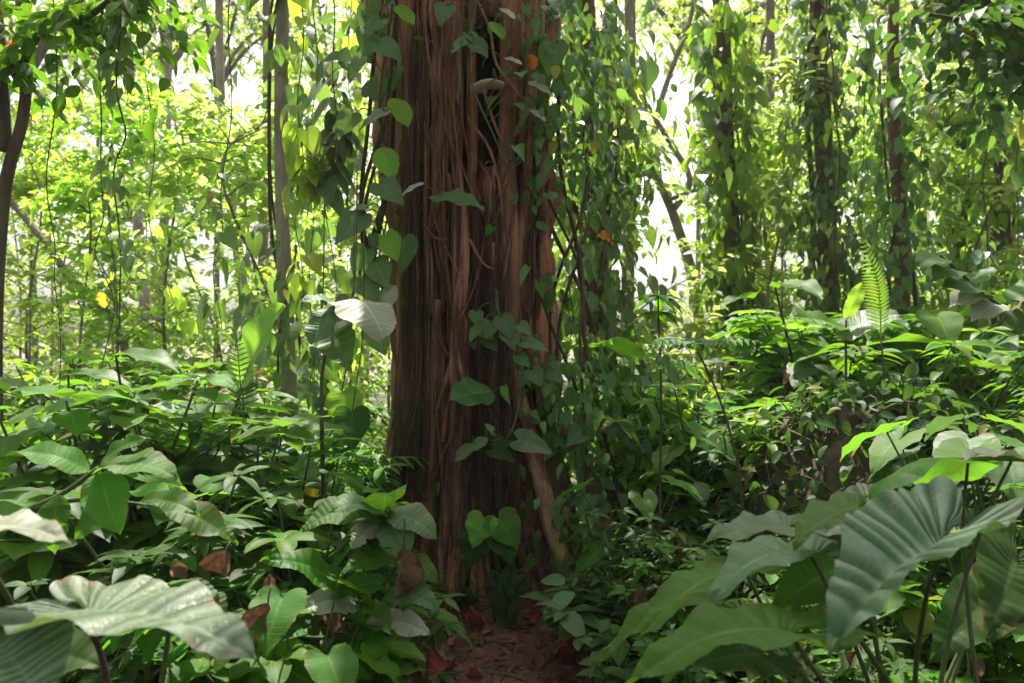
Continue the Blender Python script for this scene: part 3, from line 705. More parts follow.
tree('leaning_tree', 'crooked grey tree leaning across the bright gap with forked limbs', [P(640, 150, 11), P(660, 190, 11), P(678, 225, 11), P(692, 270, 11), P(700, 340, 11)], .17, 4.4, None, 'bark_grey', seed=19,
     extra=[([P(672, 212, 11), P(690, 180, 11), P(668, 140, 11.1), P(640, 95, 11.3), P(610, 60, 11.4)], .05, .03), ([P(660, 190, 11), P(655, 130, 11), P(668, 80, 11.2), P(690, 20, 11.3), P(700, -40, 11.4)], .05, .03),
            ([P(668, 200, 11), P(700, 190, 10.9), P(712, 205, 10.9), P(745, 235, 10.8)], .035, .02)])
tree('slender_tree', 'faint thin trunk in the haze between the two dark leafy trunks', [P(771, 20, 14), P(769, 150, 14), P(771, 330, 14)], .2, 9, 1, 'bark_grey', seed=20)
tree('overhanging_tree', 'dark leafy boughs hanging in from above at the upper right corner', [P(1120, -60, 6.0), P(1125, 200, 6.0), P(1130, 340, 6.0)], .22, 4.8, None, 'bark_dark', seed=21)
BOUGH = bpy.data.objects['overhanging_tree']

# climbers on those trunks; lighter fern colour on far ones stands in for haze
vine_cover('wall of ivy leaves covering the red brown trunk behind the giant tree', ln_tw1, .12, (.5, 3.9), 900, .125, 41, hang=.40, front=.6, clump=False)
vine_cover('chain of broad grey green leaves climbing the smooth ringed trunk', ln_tw2, .09, (1.2, 4.4), 120, .15, 42, mat='silver', hang=.2)
vine_cover('curtain of grey and bright heart shaped leaves on the slender mottled trunk', ln_col, .08, (1.25, 4.8), 200, .155, 43, hang=.42, mat='vine')
vine_cover('leafy climber on the hazy dark trunk right of the bright gap', ln_r1, .16, (.8, 5.2), 1000, .15, 44, mat='fern', hang=.22, front=.4, clump=False)
vine_cover('leafy climber wrapping the dark trunk with the pale dangling liana', ln_r2, .13, (.8, 5.2), 900, .13, 45, hang=.20, front=.4, clump=False)
vine_cover('climber with pale edged leaves on the straight narrow trunk behind the fern', ln_r3, .09, (.8, 3.9), 600, .115, 46, hang=.24, front=.4, clump=False)
vine_cover('thick leafy climber on the farthest right trunk', ln_r4, .13, (.8, 5.4), 850, .14, 47, mat='fern', hang=.26, front=.4, clump=False)
vine_cover('climber on the leafy trunk next to the farthest right one', ln_r5, .13, (.8, 5.6), 850, .14, 48, mat='fern', hang=.26, front=.4, clump=False)

# ------------------------------------------------------------------ single big leaves
def hero_leaf(parent, base, tip, n, shape='heart', mat='bigdark', width=1.0, name='leaf', label=None, **kw):
    b = np.asarray(base, float); t = np.asarray(tip, float)
    L = np.linalg.norm(t - b)
    args = dict(nout=96, rows=6, fold=.12, droop=0, arch=.06, wave=.03, pleat=.020, npleat=16, width=width, tear=.16)
    args.update(kw)
    mb = MB(); scatter(mb, leaf_t(shape, **args), [b - np.array(parent.location)], [t - b], [n], L, rnd.uniform(.25, .75))
    o = obj(name, mb, M[mat], parent)
    if label: o['label'] = label
    return o
def stalk(parent, pts, r0_, r1_, mat='stem', name='leaf_stalk', n=16):
    mb = MB(); p = bez(pts, n) - np.array(parent.location); tube(mb, p, np.linspace(r0_, r1_, n), 7)
    return obj(name, mb, M[mat], parent)
def gp(x, y, dz=0): return np.array((x, y, float(ground(x, y)) + dz))
exec_later = []
def plant(name, label, cat, x, y, group=None): return thing(name, label, cat, gp(x, y, -.02), 0, group)
UPF = np.array((0, -.35, .95))

# giant arrow leaves, right side of the path
root = plant('giant_leaf_plant', 'giant arrow leaved plant whose big silvery pleated leaf fills the lower right corner', 'plant', 1.15, 2.05)
rp = gp(1.15, 2.05)
HR = [  # base px, base Y, tip px, tip Y, normal, shape, mat, width, label, kwargs
 ((944, 546), 1.72, (829, 660), 1.50, (-.26, -.20, .94), 'arrow', 'bigdark', .80, 'large silvery grey leaf with pleated veins pointing down at the viewer', dict(pleat=.055, npleat=16, fold=.58, arch=.10, wave=.03)),
 ((968, 462), 2.15, (868, 512), 2.0, (-.05, .35, .9), 'arrow', 'biggreen', 1.0, 'backlit green leaf arching like a hood', dict(arch=.16, fold=-.25, pleat=.012)),
 ((1012, 458), 2.1, (962, 462), 1.95, (-.15, -.1, .97), 'arrow', 'pale', .55, 'pale folded leaf behind the hood', {}),
 ((858, 508), 1.95, (793, 548), 1.75, (-.3, -.15, .93), 'arrow', 'biggreen', .75, None, {}),
 ((812, 556), 1.9, (708, 606), 1.70, (-.25, -.2, .93), 'arrow', 'silver', .72, 'greyish leaf with curled silver sheen', dict(arch=.14)),
 ((745, 570), 1.95, (640, 640), 1.75, (-.3, -.12, .93), 'arrow', 'biggreen', .62, 'long green leaf sloping down towards the path', dict(arch=.10)),
 ((792, 634), 1.6, (625, 690), 1.42, (.0, -.12, .97), 'arrow', 'biggreen', .62, 'yellow green leaf along the bottom edge', dict(arch=.12, npleat=16, pleat=.018)),
 ((790, 528), 2.15, (702, 545), 2.0, (-.1, -.2, .95), 'arrow', 'silver', .7, None, {}),
 ((872, 505), 2.25, (815, 545), 2.1, (.1, -.2, .95), 'arrow', 'bigdark', .8, None, {}),
 ((835, 570), 2.05, (770, 612), 1.95, (.1, -.45, .85), 'arrow', 'biggreen', .9, None, {}),
 ((700, 590), 2.2, (600, 660), 2.1, (-.1, -.1, .95), 'arrow', 'biggreen', .6, None, {}),
 ((990, 600), 2.3, (930, 660), 2.2, (.1, -.5, .85), 'arrow', 'shrub_dark', .9, None, {}),
 ((1015, 560), 2.35, (985, 640), 2.2, (.2, -.5, .85), 'arrow', 'shrub_dark', .9, None, {}),
 ((760, 655), 1.9, (690, 668), 1.8, (0, -.5, .85), 'arrow', 'shrub_dark', .9, None, {})]
for k, (b, by, tp, ty, n, shp, mt, wd, lb, kw) in enumerate(HR):
    B, T_ = P(*b, by), P(*tp, ty)
    hero_leaf(root, B, T_, n, shp, mt, wd, label=lb, seed=k, **kw)
    a = rp + np.array((.14 * math.sin(k * 2.1), .14 * math.cos(k * 2.1), 0))
    stalk(root, [a, a * .6 + B * .4 + np.array((0, .10, .10)), B * .8 + a * .2 + np.array((0, .07, .03)), B - UP * .004], .0085, .004)

# giant leaves, left side
root = plant('giant_leaf_plant', 'giant leaved plant whose long drooping grey green leaf lies across the lower left corner', 'plant', -.95, 1.75)
rp = gp(-.95, 1.75)
HL = [((86, 612), 1.50, (258, 662), 1.28, (.05, -.03, 1.0), 'arrow', 'bigdark', .80, 'long drooping grey green leaf with browned edge', dict(arch=.06, fold=.10, wave=.03, npleat=16, pleat=.026)),
      ((-30, 533), 1.55, (72, 545), 1.5, (.0, -.12, .98), 'arrow', 'pale', .8, 'pale worn leaf with a pinkish patch', dict(arch=.1)),
      ((-5, 640), 1.45, (42, 700), 1.32, (.3, -.6, .75), 'round', 'bigdark', 1.0, 'rounded dark leaf with fanned veins', dict(arch=.05)),
     
      ((170, 585), 2.1, (225, 635), 2.0, (.2, -.3, .9), 'oval', 'shrub_dark', 1.1, None, {}),
      ((40, 655), 1.9, (105, 668), 1.8, (.2, -.6, .8), 'arrow', 'shrub_dark', .9, None, {})]
for k, (b, by, tp, ty, n, shp, mt, wd, lb, kw) in enumerate(HL):
    B, T_ = P(*b, by), P(*tp, ty)
    hero_leaf(root, B, T_, n, shp, mt, wd, label=lb, seed=40 + k, **kw)
    a = rp + np.array((.10 * math.sin(k * 2.1), .10 * math.cos(k * 2.1), 0))
    stalk(root, [a, a * .5 + B * .5 + np.array((0, .08, .06)), B * .8 + a * .2 + np.array((0, .06, .02)), B - UP * .004], .010, .005, 'stem' if k else 'twig')

# bright green branch reaching in from the left edge
root = plant('broad_leaf_sapling', 'green sapling branch with long glossy bright leaves above the drooping grey leaf', 'plant', -1.75, 2.35)
a = gp(-1.75, 2.35)
stalk(root, [a, P(-60, 560, 2.3), P(0, 523, 2.3), P(60, 495, 2.3), P(98, 468, 2.3)], .012, .006, name='stem')
stalk(root, [P(30, 509, 2.3), P(80, 500, 2.28), P(130, 503, 2.25), P(150, 506, 2.2)], .007, .004, name='stem')
for k, (b, tp, n, wd, mt) in enumerate([((97, 470), (180, 480), (.1, -.30, .95), .95, 'biggreen'), ((90, 472), (14, 452), (-.1, -.5, .85), .85, 'biggreen'), ((100, 466), (150, 438), (.1, -.5, .85), .8, 'shrub'),
        ((100, 472), (120, 535), (.2, -.9, .4), 1.1, 'biggreen'), ((120, 502), (75, 540), (-.2, -.8, .5), 1.1, 'shrub'), ((150, 506), (238, 545), (.15, -.45, .88), .75, 'shrub'), ((140, 503), (200, 515), (.1, -.5, .85), .8, 'shrub'), ((60, 495), (55, 555), (0, -.9, .4), 1.0, 'shrub')]):
    hero_leaf(root, P(*b, 2.28), P(*tp, 2.2 + .04 * (k % 3)), n, 'oval', mt, wd, seed=70 + k, arch=.12, pleat=.008)

# sapling at the path's left edge with pleated star of leaves
root = plant('pleated_leaf_sapling', 'low sapling at the left path edge with pale pleated leaves spread like a star', 'plant', -.52, 2.75)
a = gp(-.52, 2.75)
stalk(root, [a, P(290, 660, 2.7), P(335, 590, 2.7), P(380, 525, 2.65)], .013, .007, name='stem')
stalk(root, [a, P(310, 650, 2.65), P(370, 600, 2.6), P(400, 562, 2.6)], .011, .006, name='stem')
for k, (b, tp, n, wd, mt, lb) in enumerate([((385, 515), (437, 540), (.25, -.45, .85), 1.0, 'silver', None), ((382, 514), (300, 532), (-.1, -.45, .9), .8, 'biggreen', None), ((384, 518), (330, 512), (-.05, -.5, .85), .8, 'silver', None),
        ((384, 522), (352, 550), (-.2, -.6, .8), 1.1, 'pale', 'pale leaf with a frayed edge'), ((386, 520), (410, 556), (.1, -.8, .6), 1.0, 'silver', None), ((384, 513), (395, 496), (0, -.4, .9), 1.0, 'biggreen', None),
        ((398, 560), (438, 584), (.25, -.5, .85), .8, 'biggreen', None), ((398, 563), (340, 575), (-.2, -.5, .85), .8, 'biggreen', None), ((345, 600), (260, 560), (-.1, -.5, .85), .6, 'shrub', None),
        ((365, 622), (430, 635), (.2, -.6, .75), .9, 'pale', 'pale yellowish leaf with brown torn end'), ((360, 605), (300, 612), (-.1, -.6, .8), .9, 'pale', None), ((385, 600), (440, 612), (.2, -.5, .85), .7, 'silver', None),
        ((330, 640), (395, 655), (.2, -.5, .85), .8, 'biggreen', None), ((320, 630), (255, 645), (-.2, -.5, .85), .8, 'shrub', None), ((290, 665), (340, 680), (0, -.5, .85), .8, 'shrub', None), ((390, 585), (330, 600), (0, -.5, .85), .7, 'biggreen', None)]):
    hero_leaf(root, P(*b, 2.62), P(*tp, 2.55 - .05 * (k % 3)), n, 'oval' if k != 9 else 'paddle', mt, wd * 1.25, seed=90 + k, arch=.16, pleat=.018, npleat=16, tear=.35 if mt == 'pale' else 0, label=lb)

def dead_leaf(label, c, n, size, shape='oval', mat='dead', tip=(0, 0, -1), curl=1.2, seed=0, name='withered_leaf', cat='leaf', group=None):
    root = thing(name, label, cat, c, 0, group)
    mb = MB(); scatter(mb, leaf_t(shape, 16, 3, .6, .3, wave=.10, curl=-curl, seed=seed, tear=.4, width=1.3), [(0, 0, 0)], [tip], [n], size, .5)
    obj('blade', mb, M[mat], root); mb = MB()
    tube(mb, bez([(0, 0, 0), -np.array(tip) * size * .12 + np.array((0, 0, size * .1)), -np.array(tip) * size * .2 + np.array((0, .02, size * .25))], 6), .0025, 4); obj('leaf_stalk', mb, M['twig'], root)
    return root
dead_leaf('curled brown withered leaf hanging straight down from the pale star shaped sapling', P(404, 548, 2.5), (.5, -.8, .1), .19, 'lance', seed=1, curl=1.0)
dead_leaf('crumpled pinkish brown withered leaf caught among shrubs above the drooping grey leaf', P(226, 553, 2.1), (.2, -.9, .3), .06, 'round', tip=(-.3, -.1, -.9), seed=2)
dead_leaf('large shrivelled brown leaf low down near the tip of the drooping grey leaf', P(268, 603, 2.2), (-.2, -.9, .2), .10, 'oval', tip=(-.2, -.1, -.95), seed=3)
dead_leaf('small withered leaf standing among low plants right of the path', P(678, 540, 3.6), (.5, -.8, .2), .11, 'lance', tip=(0, 0, -1), seed=4)
dead_leaf('dry brown leaf hanging in shrubs just left of the dark mound', P(783, 372, 5), (.7, -.6, .3), .10, 'lance', tip=(.2, 0, -1), seed=5)
dead_leaf('yellow leaf dangling among thin vines at upper left', P(102, 292, 4.2), (.1, -.95, .1), .085, 'oval', 'yellow', (.1, 0, -1), .1, seed=6, name='yellow_leaf')
dead_leaf('round yellow leaf low in the left thicket near the vine curtain', P(313, 486, 3.8), (.1, -.95, .2), .07, 'round', 'yellow', (0, -.1, -1), .1, seed=7, name='yellow_leaf')
dead_leaf('orange leaf on the giant trunk beside the dark hollow', P(531, 55, 4.9), (0, -.9, .2), .10, 'oval', 'orange', (.15, 0, -1), .2, seed=8, name='orange_leaf')
dead_leaf('small orange leaf on the ivy wall behind the giant tree', P(597, 236, 5.8), (0, -.8, .5), .11, 'oval', 'orange', (1, -.1, -.2), .2, seed=9, name='orange_leaf')
dead_leaf('tiny orange leaf halfway up the red brown ivy draped trunk', P(575, 105, 6.0), (0, -.9, .2), .10, 'oval', 'orange', (.3, 0, -1), .2, seed=10, name='orange_leaf')
dead_leaf('red leaf among ivy at the giant tree\'s right flank', P(600, 428, 4.9), (0, -.8, .5), .09, 'oval', 'red', (.8, -.1, -.3), .2, seed=11, name='red_leaf')
dead_leaf('bright orange speck of a leaf in the dark foliage at top left', P(10, 40, 5), (0, -.9, .2), .07, 'oval', 'orange', (.3, 0, -1), .2, seed=12, name='orange_leaf')

# orange bracts in the left thicket
for k, (px, py, Y, lb) in enumerate([(205, 400, 4.2, 'plant with a spray of orange bracts in the middle of the left thicket'), (238, 378, 4.4, 'plant with red orange bracts beneath the tall lime green leaf'), (268, 462, 3.6, 'small plant with one orange bract low in the left thicket')]):
    c = P(px, py, Y); root = plant('orange_flowered_plant', lb, 'plant', c[0], c[1]); loc = np.array(root.location)
    stalk(root, [loc, (loc + c) / 2 + np.array((.03, 0, 0)), c], .006, .004, name='stem')
    r = np.random.RandomState(k); n = (14, 6, 2)[k]; mb = MB()
    d = nrm(r.normal(size=(n, 3)) * np.array((1, .7, .5)) + np.array((0, -.2, .3))); 
    for dd in d:
        mb = MB(); scatter(mb, LT_LANCE2, (c - loc) + dd * r.uniform(.02, .14), dd, np.array((0, -.7, .7)) + r.normal(size=3) * .3, r.uniform(.035, .075), r.rand()); obj('bract', mb, M['orange'], root)
    mb = MB(); d = nrm(r.normal(size=(8, 3)) * np.array((1, 1, .3))); scatter(mb, LT_OVAL, (c - loc) * r.uniform(.4, .9, (8, 1)), d, UP + d * .2, r.uniform(.12, .2, 8), r.rand(8)); obj('foliage', mb, M['shrub'], root)

# tall lime leaf, fishbone frond, long pale drooping leaf in the mid left
root = plant('paddle_leaf_plant', 'plant with one tall lime green paddle leaf glowing in front of the vine curtain', 'plant', P(236, 430, 3.8)[0], 3.8)
loc = np.array(root.location)
stalk(root, [loc, P(228, 460, 3.8), P(238, 400, 3.8), P(252, 360, 3.78)], .012, .006)
hero_leaf(root, P(243, 385, 3.8), P(284, 304, 3.75), (-.55, -.75, .35), 'paddle', 'lime', 1.35, arch=.05, fold=.35, pleat=.006, npleat=168)
def frond(root, pts, npin, plen, mat, shape=None, tilt=0.0, name='frond', r0_=.006, up=(0, -.5, .85)):
    loc = np.array(root.location); p = bez(pts, npin) - loc; mb = MB()
    tube(mb, p, np.linspace(r0_, .0015, npin), 5, tint=.8)
    tg = nrm(np.gradient(p, axis=0)); n = np.asarray(up, float); s = np.linspace(0, 1, npin)
    for sg in (-1, 1):
        side = nrm(np.cross(tg, n)) * sg
        prof = np.sin(PI * np.clip(s * .92 + .06, 0, 1)) ** .7 * (1 - .35 * s)
        k = slice(2, None)
        scatter(mb, shape or LT_LONG, p[k], side[k] + tg[k] * .45 - UP * tilt, np.broadcast_to(n, p.shape)[k] + side[k] * .15, plen * prof[k] + .004, np.clip(.5 + .25 * np.sin(s[k] * 20 + sg), 0, 1))
    return obj(name, mb, M[mat], root)
root = plant('fern', 'bluish fishbone fern frond left of the tall lime green leaf', 'fern', P(240, 430, 3.7)[0] - .03, 3.65)
frond(root, [np.array(root.location), P(243, 430, 3.65), P(240, 380, 3.6), P(236, 330, 3.55)], 30, .085, 'silver', up=(.1, -.95, .1))
root = plant('giant_leaf_plant', 'plant with a long pale leaf drooping over to the right beside the giant tree', 'plant', P(330, 430, 3.6)[0], 3.6)
loc = np.array(root.location); B = P(338, 306, 3.6)
stalk(root, [loc, P(322, 430, 3.62), P(324, 360, 3.62), B], .012, .007)
hero_leaf(root, B, P(384, 340, 3.3), (.25, -.45, .85), 'paddle', 'pale', 1.7, label='long pale leaf curling down at its tip', arch=.22, fold=-.2, pleat=.01)
hero_leaf(root, B, P(300, 303, 3.5), (-.1, -.5, .85), 'paddle', 'silver', 1.4, arch=.15)
hero_leaf(root, B, P(312, 345, 3.45), (-.2, -.85, .45), 'paddle', 'silver', 1.6, arch=.08)
hero_leaf(root, P(330, 330, 3.6), P(350, 372, 3.5), (.2, -.9, .3), 'heart', 'vine', 1.0, pleat=.006)
# big heart leaves dangling between vine curtain and giant tree
for k, (b, tp, Y, mt, lb) in enumerate([((342, 392), (350, 425), 3.9, 'lime', 'round lime green leaf dangling low between the vine curtain and giant tree'), ((352, 412), (352, 452), 3.8, 'shrub_dark', 'dark lobed heart leaf dangling just under the round lime green leaf'),
        ((345, 340), (336, 372), 3.9, 'lime', 'bright heart leaf dangling under the long pale drooping leaf'), ((310, 382), (300, 402), 3.7, 'silver', 'small grey heart leaf left of the round lime green leaf')]):
    b3 = P(*b, Y); root = thing('dangling_leaf', lb, 'leaf', b3)
    hero_leaf(root, b3, P(*tp, Y - .03), (.1, -.95, .25), 'heart' if k else 'round', mt, 1.15, name='blade', pleat=.008, seed=k)
    stalk(root, [b3, b3 + np.array((.01, .05, .12)), b3 + np.array((.03, .12, .40)), b3 + np.array((.02, .2, .9))], .003, .003, 'twig')

# ------------------------------------------------------------------ climbers with separate big leaves on the giant trunk
def climber(label, stem, leaves, name='climbing_vine', r0_=.008, group=None, stem_mat='stem'):
    root = thing(name, label, 'vine', P(*stem[-1]), 0, group)
    stalk(root, [P(*q) for q in stem], r0_, r0_ * .6, stem_mat, 'stem', 30)
    sp_ = np.array([P(*q) for q in stem]); sp_ = bez(sp_, 60)
    for k, (bx, by, tx, ty, Y, mt, n, sh) in enumerate(leaves):
        B = P(bx, by, Y); hero_leaf(root, B, P(tx, ty, Y - .02), n, sh, mt, 1.1 if sh != 'oval' else 1.3, seed=k + len(leaves), nout=18, rows=4, pleat=.010, npleat=16, arch=.05, wave=.02)
        q = sp_[np.argmin(((sp_ - B) ** 2).sum(1))]
        if np.linalg.norm(q - B) > .02: stalk(root, [q, (q + B) / 2 + np.array((0, -.03, .05)), B], .004, .003)
    return root
DN, TL, TR_, UPN = (0, -.8, .6), (-.4, -.75, .5), (.4, -.75, .5), (0, -.45, .9)
climber('vine with silver and bright heart leaves hanging down the giant trunk\'s left edge', [(398, -20, 4.9), (384, 60, 4.85), (380, 120, 4.8), (392, 170, 4.75), (385, 230, 4.7), (368, 300, 4.7)],
  [(380, 44, 402, 62, 4.7, 'silver', DN, 'heart'), (370, 96, 377, 74, 4.7, 'silver', DN, 'heart'), (386, 112, 358, 132, 4.65, 'silver', UPN, 'heart'), (392, 98, 408, 128, 4.7, 'lime', TR_, 'oval'), (396, 6, 414, 26, 4.7, 'lime', TR_, 'oval'),
   (380, 148, 394, 180, 4.65, 'lime', DN, 'oval'), (380, 184, 404, 206, 4.6, 'silver', DN, 'heart'), (402, 196, 425, 183, 4.6, 'pale', UPN, 'oval'), (362, 215, 335, 245, 4.6, 'silver', DN, 'heart'), (366, 208, 345, 212, 4.6, 'silver', UPN, 'heart'),
   (385, 236, 398, 262, 4.6, 'lime', DN, 'heart'), (362, 278, 378, 305, 4.6, 'silver', DN, 'heart'), (375, 262, 388, 290, 4.6, 'vine', DN, 'heart'), (360, 60, 350, 85, 4.7, 'silver', TL, 'heart'), (352, 115, 338, 140, 4.7, 'vine', DN, 'heart'),
   (372, 330, 386, 356, 4.6, 'vine', DN, 'heart'), (350, 300, 340, 328, 4.6, 'vine', DN, 'heart'), (380, 20, 366, 38, 4.8, 'vine', DN, 'heart'), (395, 285, 380, 318, 4.6, 'pale', TL, 'oval'), (366, 250, 352, 275, 4.6, 'vine', DN, 'heart')])
climber('twisting vine with dark grey leaves across the upper front of the giant trunk', [(478, -20, 4.75), (474, 20, 4.68), (469, 50, 4.62), (474, 90, 4.64), (500, 150, 4.6), (516, 200, 4.6)],
  [(446, 6, 440, 27, 4.65, 'silver', DN, 'heart'), (466, 40, 451, 54, 4.6, 'silver', TL, 'heart'), (468, 34, 480, 48, 4.6, 'silver', TR_, 'heart'), (474, 42, 488, 58, 4.58, 'silver', DN, 'heart'), (490, 22, 504, 40, 4.6, 'lime', TR_, 'oval'),
   (498, 8, 516, 20, 4.6, 'pale', UPN, 'oval'), (503, 58, 524, 66, 4.62, 'pale', UPN, 'oval'), (527, 82, 552, 96, 4.75, 'pale', UPN, 'oval'), (518, 104, 524, 112, 4.6, 'silver', TR_, 'heart'), (530, 110, 546, 122, 4.7, 'pale', UPN, 'oval'), (492, 227, 486, 236, 4.6, 'shrub', DN, 'heart')])
r_ = thing('climbing_leaf', 'single broad silver leaf jutting from the middle of the giant trunk', 'leaf', P(445, 196, 4.72))
hero_leaf(r_, P(442, 197, 4.66), P(485, 211, 4.5), (.05, -.55, .85), 'heart', 'silver', .8, name='blade', pleat=.012, npleat=7)
stalk(r_, [P(425, 186, 4.8), P(433, 190, 4.7), P(442, 197, 4.66)], .004, .003)
r_ = thing('climbing_leaf', 'single dark green oval leaf on the giant trunk below its middle', 'leaf', P(490, 394, 4.72))
hero_leaf(r_, P(492, 392, 4.62), P(449, 401, 4.48), (0, -.6, .8), 'oval', 'vine', 1.7, name='blade', pleat=.012, npleat=7)
stalk(r_, [P(505, 385, 4.75), P(498, 388, 4.68), P(492, 392, 4.62)], .004, .003)
climber('dark leaved vine clump clinging to the giant trunk at eye level', [(496, 290, 4.75), (500, 318, 4.68), (512, 335, 4.66), (520, 360, 4.68), (540, 372, 4.75), (556, 385, 4.85)],
  [(476, 312, 477, 328, 4.62, 'silver', DN, 'heart'), (480, 325, 494, 340, 4.6, 'vine', TL, 'heart'), (478, 328, 470, 342, 4.6, 'vine', TL, 'heart'), (502, 318, 512, 340, 4.58, 'vine', DN, 'heart'), (508, 330, 516, 352, 4.58, 'vine', DN, 'heart'), (522, 342, 549, 352, 4.6, 'silver', UPN, 'heart'),
   (518, 356, 530, 368, 4.6, 'vine', DN, 'heart'), (532, 370, 542, 388, 4.65, 'silver', DN, 'heart'), (548, 370, 564, 384, 4.7, 'silver', DN, 'heart'), (472, 340, 475, 350, 4.6, 'shrub_dark', DN, 'heart'), (486, 338, 498, 352, 4.6, 'shrub_dark', DN, 'heart'), (492, 324, 486, 340, 4.58, 'vine', DN, 'heart'), (520, 325, 532, 336, 4.6, 'vine', DN, 'heart')])
climber('thin vine with dull drooping leaves in front of the giant trunk\'s dark base', [(520, 400, 4.8), (512, 430, 4.6), (500, 440, 4.5), (485, 440, 4.45), (470, 446, 4.42)],
  [(496, 436, 484, 424, 4.45, 'vine', UPN, 'oval'), (488, 438, 470, 452, 4.4, 'silver', UPN, 'oval'), (474, 445, 455, 462, 4.4, 'silver', UPN, 'oval'), (492, 450, 516, 463, 4.45, 'shrub_dark', UPN, 'heart'), (518, 440, 553, 454, 4.45, 'vine', (.1, -.6, .8), 'heart'), (504, 440, 494, 456, 4.5, 'shrub_dark', DN, 'heart')])
root = plant('heart_leaf_plant', 'plant with a pair of light green mottled heart leaves at the giant trunk\'s foot', 'plant', P(495, 590, 4.3)[0], 4.35)
loc = np.array(root.location)
for k, (b, tp, mt, n) in enumerate([((484, 518), (473, 549), 'lime', (-.25, -.9, .35)), ((498, 518), (518, 550), 'biggreen', (.2, -.85, .45)), ((478, 535), (466, 572), 'shrub_dark', (-.3, -.8, .5)), ((500, 530), (512, 566), 'shrub_dark', (.3, -.8, .5))]):
    B = P(*b, 4.25); hero_leaf(root, B, P(*tp, 4.2), n, 'heart', mt, 1.25, pleat=.012, npleat=16, seed=k); stalk(root, [loc, (loc + B) / 2 + np.array((0, .04, .05)), B], .006, .004)
root = plant('young_fern', 'small pale upright fern leaning against the giant trunk\'s base', 'fern', P(506, 610, 4.3)[0], 4.28)
loc = np.array(root.location)
for pts in ([P(508, 590, 4.28), P(512, 560, 4.25)], [P(500, 592, 4.27), P(490, 570, 4.22)], [P(515, 592, 4.27), P(528, 576, 4.2)], [P(506, 600, 4.25), P(500, 580, 4.15)]):
    frond(root, [loc] + pts, 18, .07, 'shrub_dark', LT_OVAL, up=(0, -.9, .4))
vine_cover('small leaved creeper spreading over the giant tree\'s right flank and buttress', np.array([P(612, 612, 5.0), P(600, 520, 5.0), P(580, 430, 5.05), P(560, 330, 5.1), P(556, 200, 5.15), P(552, 60, 5.2), P(550, -40, 5.2)]), .14, (.15, 3.6), 1150, .08, 61, hang=.30, mat='vine')
vine_cover('larger leaved pothos hanging off the giant tree\'s right shoulder', np.array([P(590, 560, 5.3), P(575, 330, 5.4), P(560, 150, 5.4), P(556, -40, 5.4)]), .16, (.9, 4.2), 280, .14, 62, hang=.42, mat='vine')
vine_cover('blue green heart leaved climber overlapping the giant trunk\'s left edge', np.array([P(388, 560, 5.1), P(382, 330, 5.1), P(378, 150, 5.1), P(376, -40, 5.1)]), .10, (2.0, 4.2), 46, .16, 64, hang=.35, mat='silver')
vine_cover('moss and tiny ferns hugging the giant trunk\'s left edge', np.array([P(392, 560, 5.2), P(386, 330, 5.25), P(384, 150, 5.25), P(383, -40, 5.25)]), .07, (1.7, 3.9), 160, .07, 63, hang=.2, mat='shrub_dark', tpl=LT_LANCE, name='creeping_fern', cat='fern')

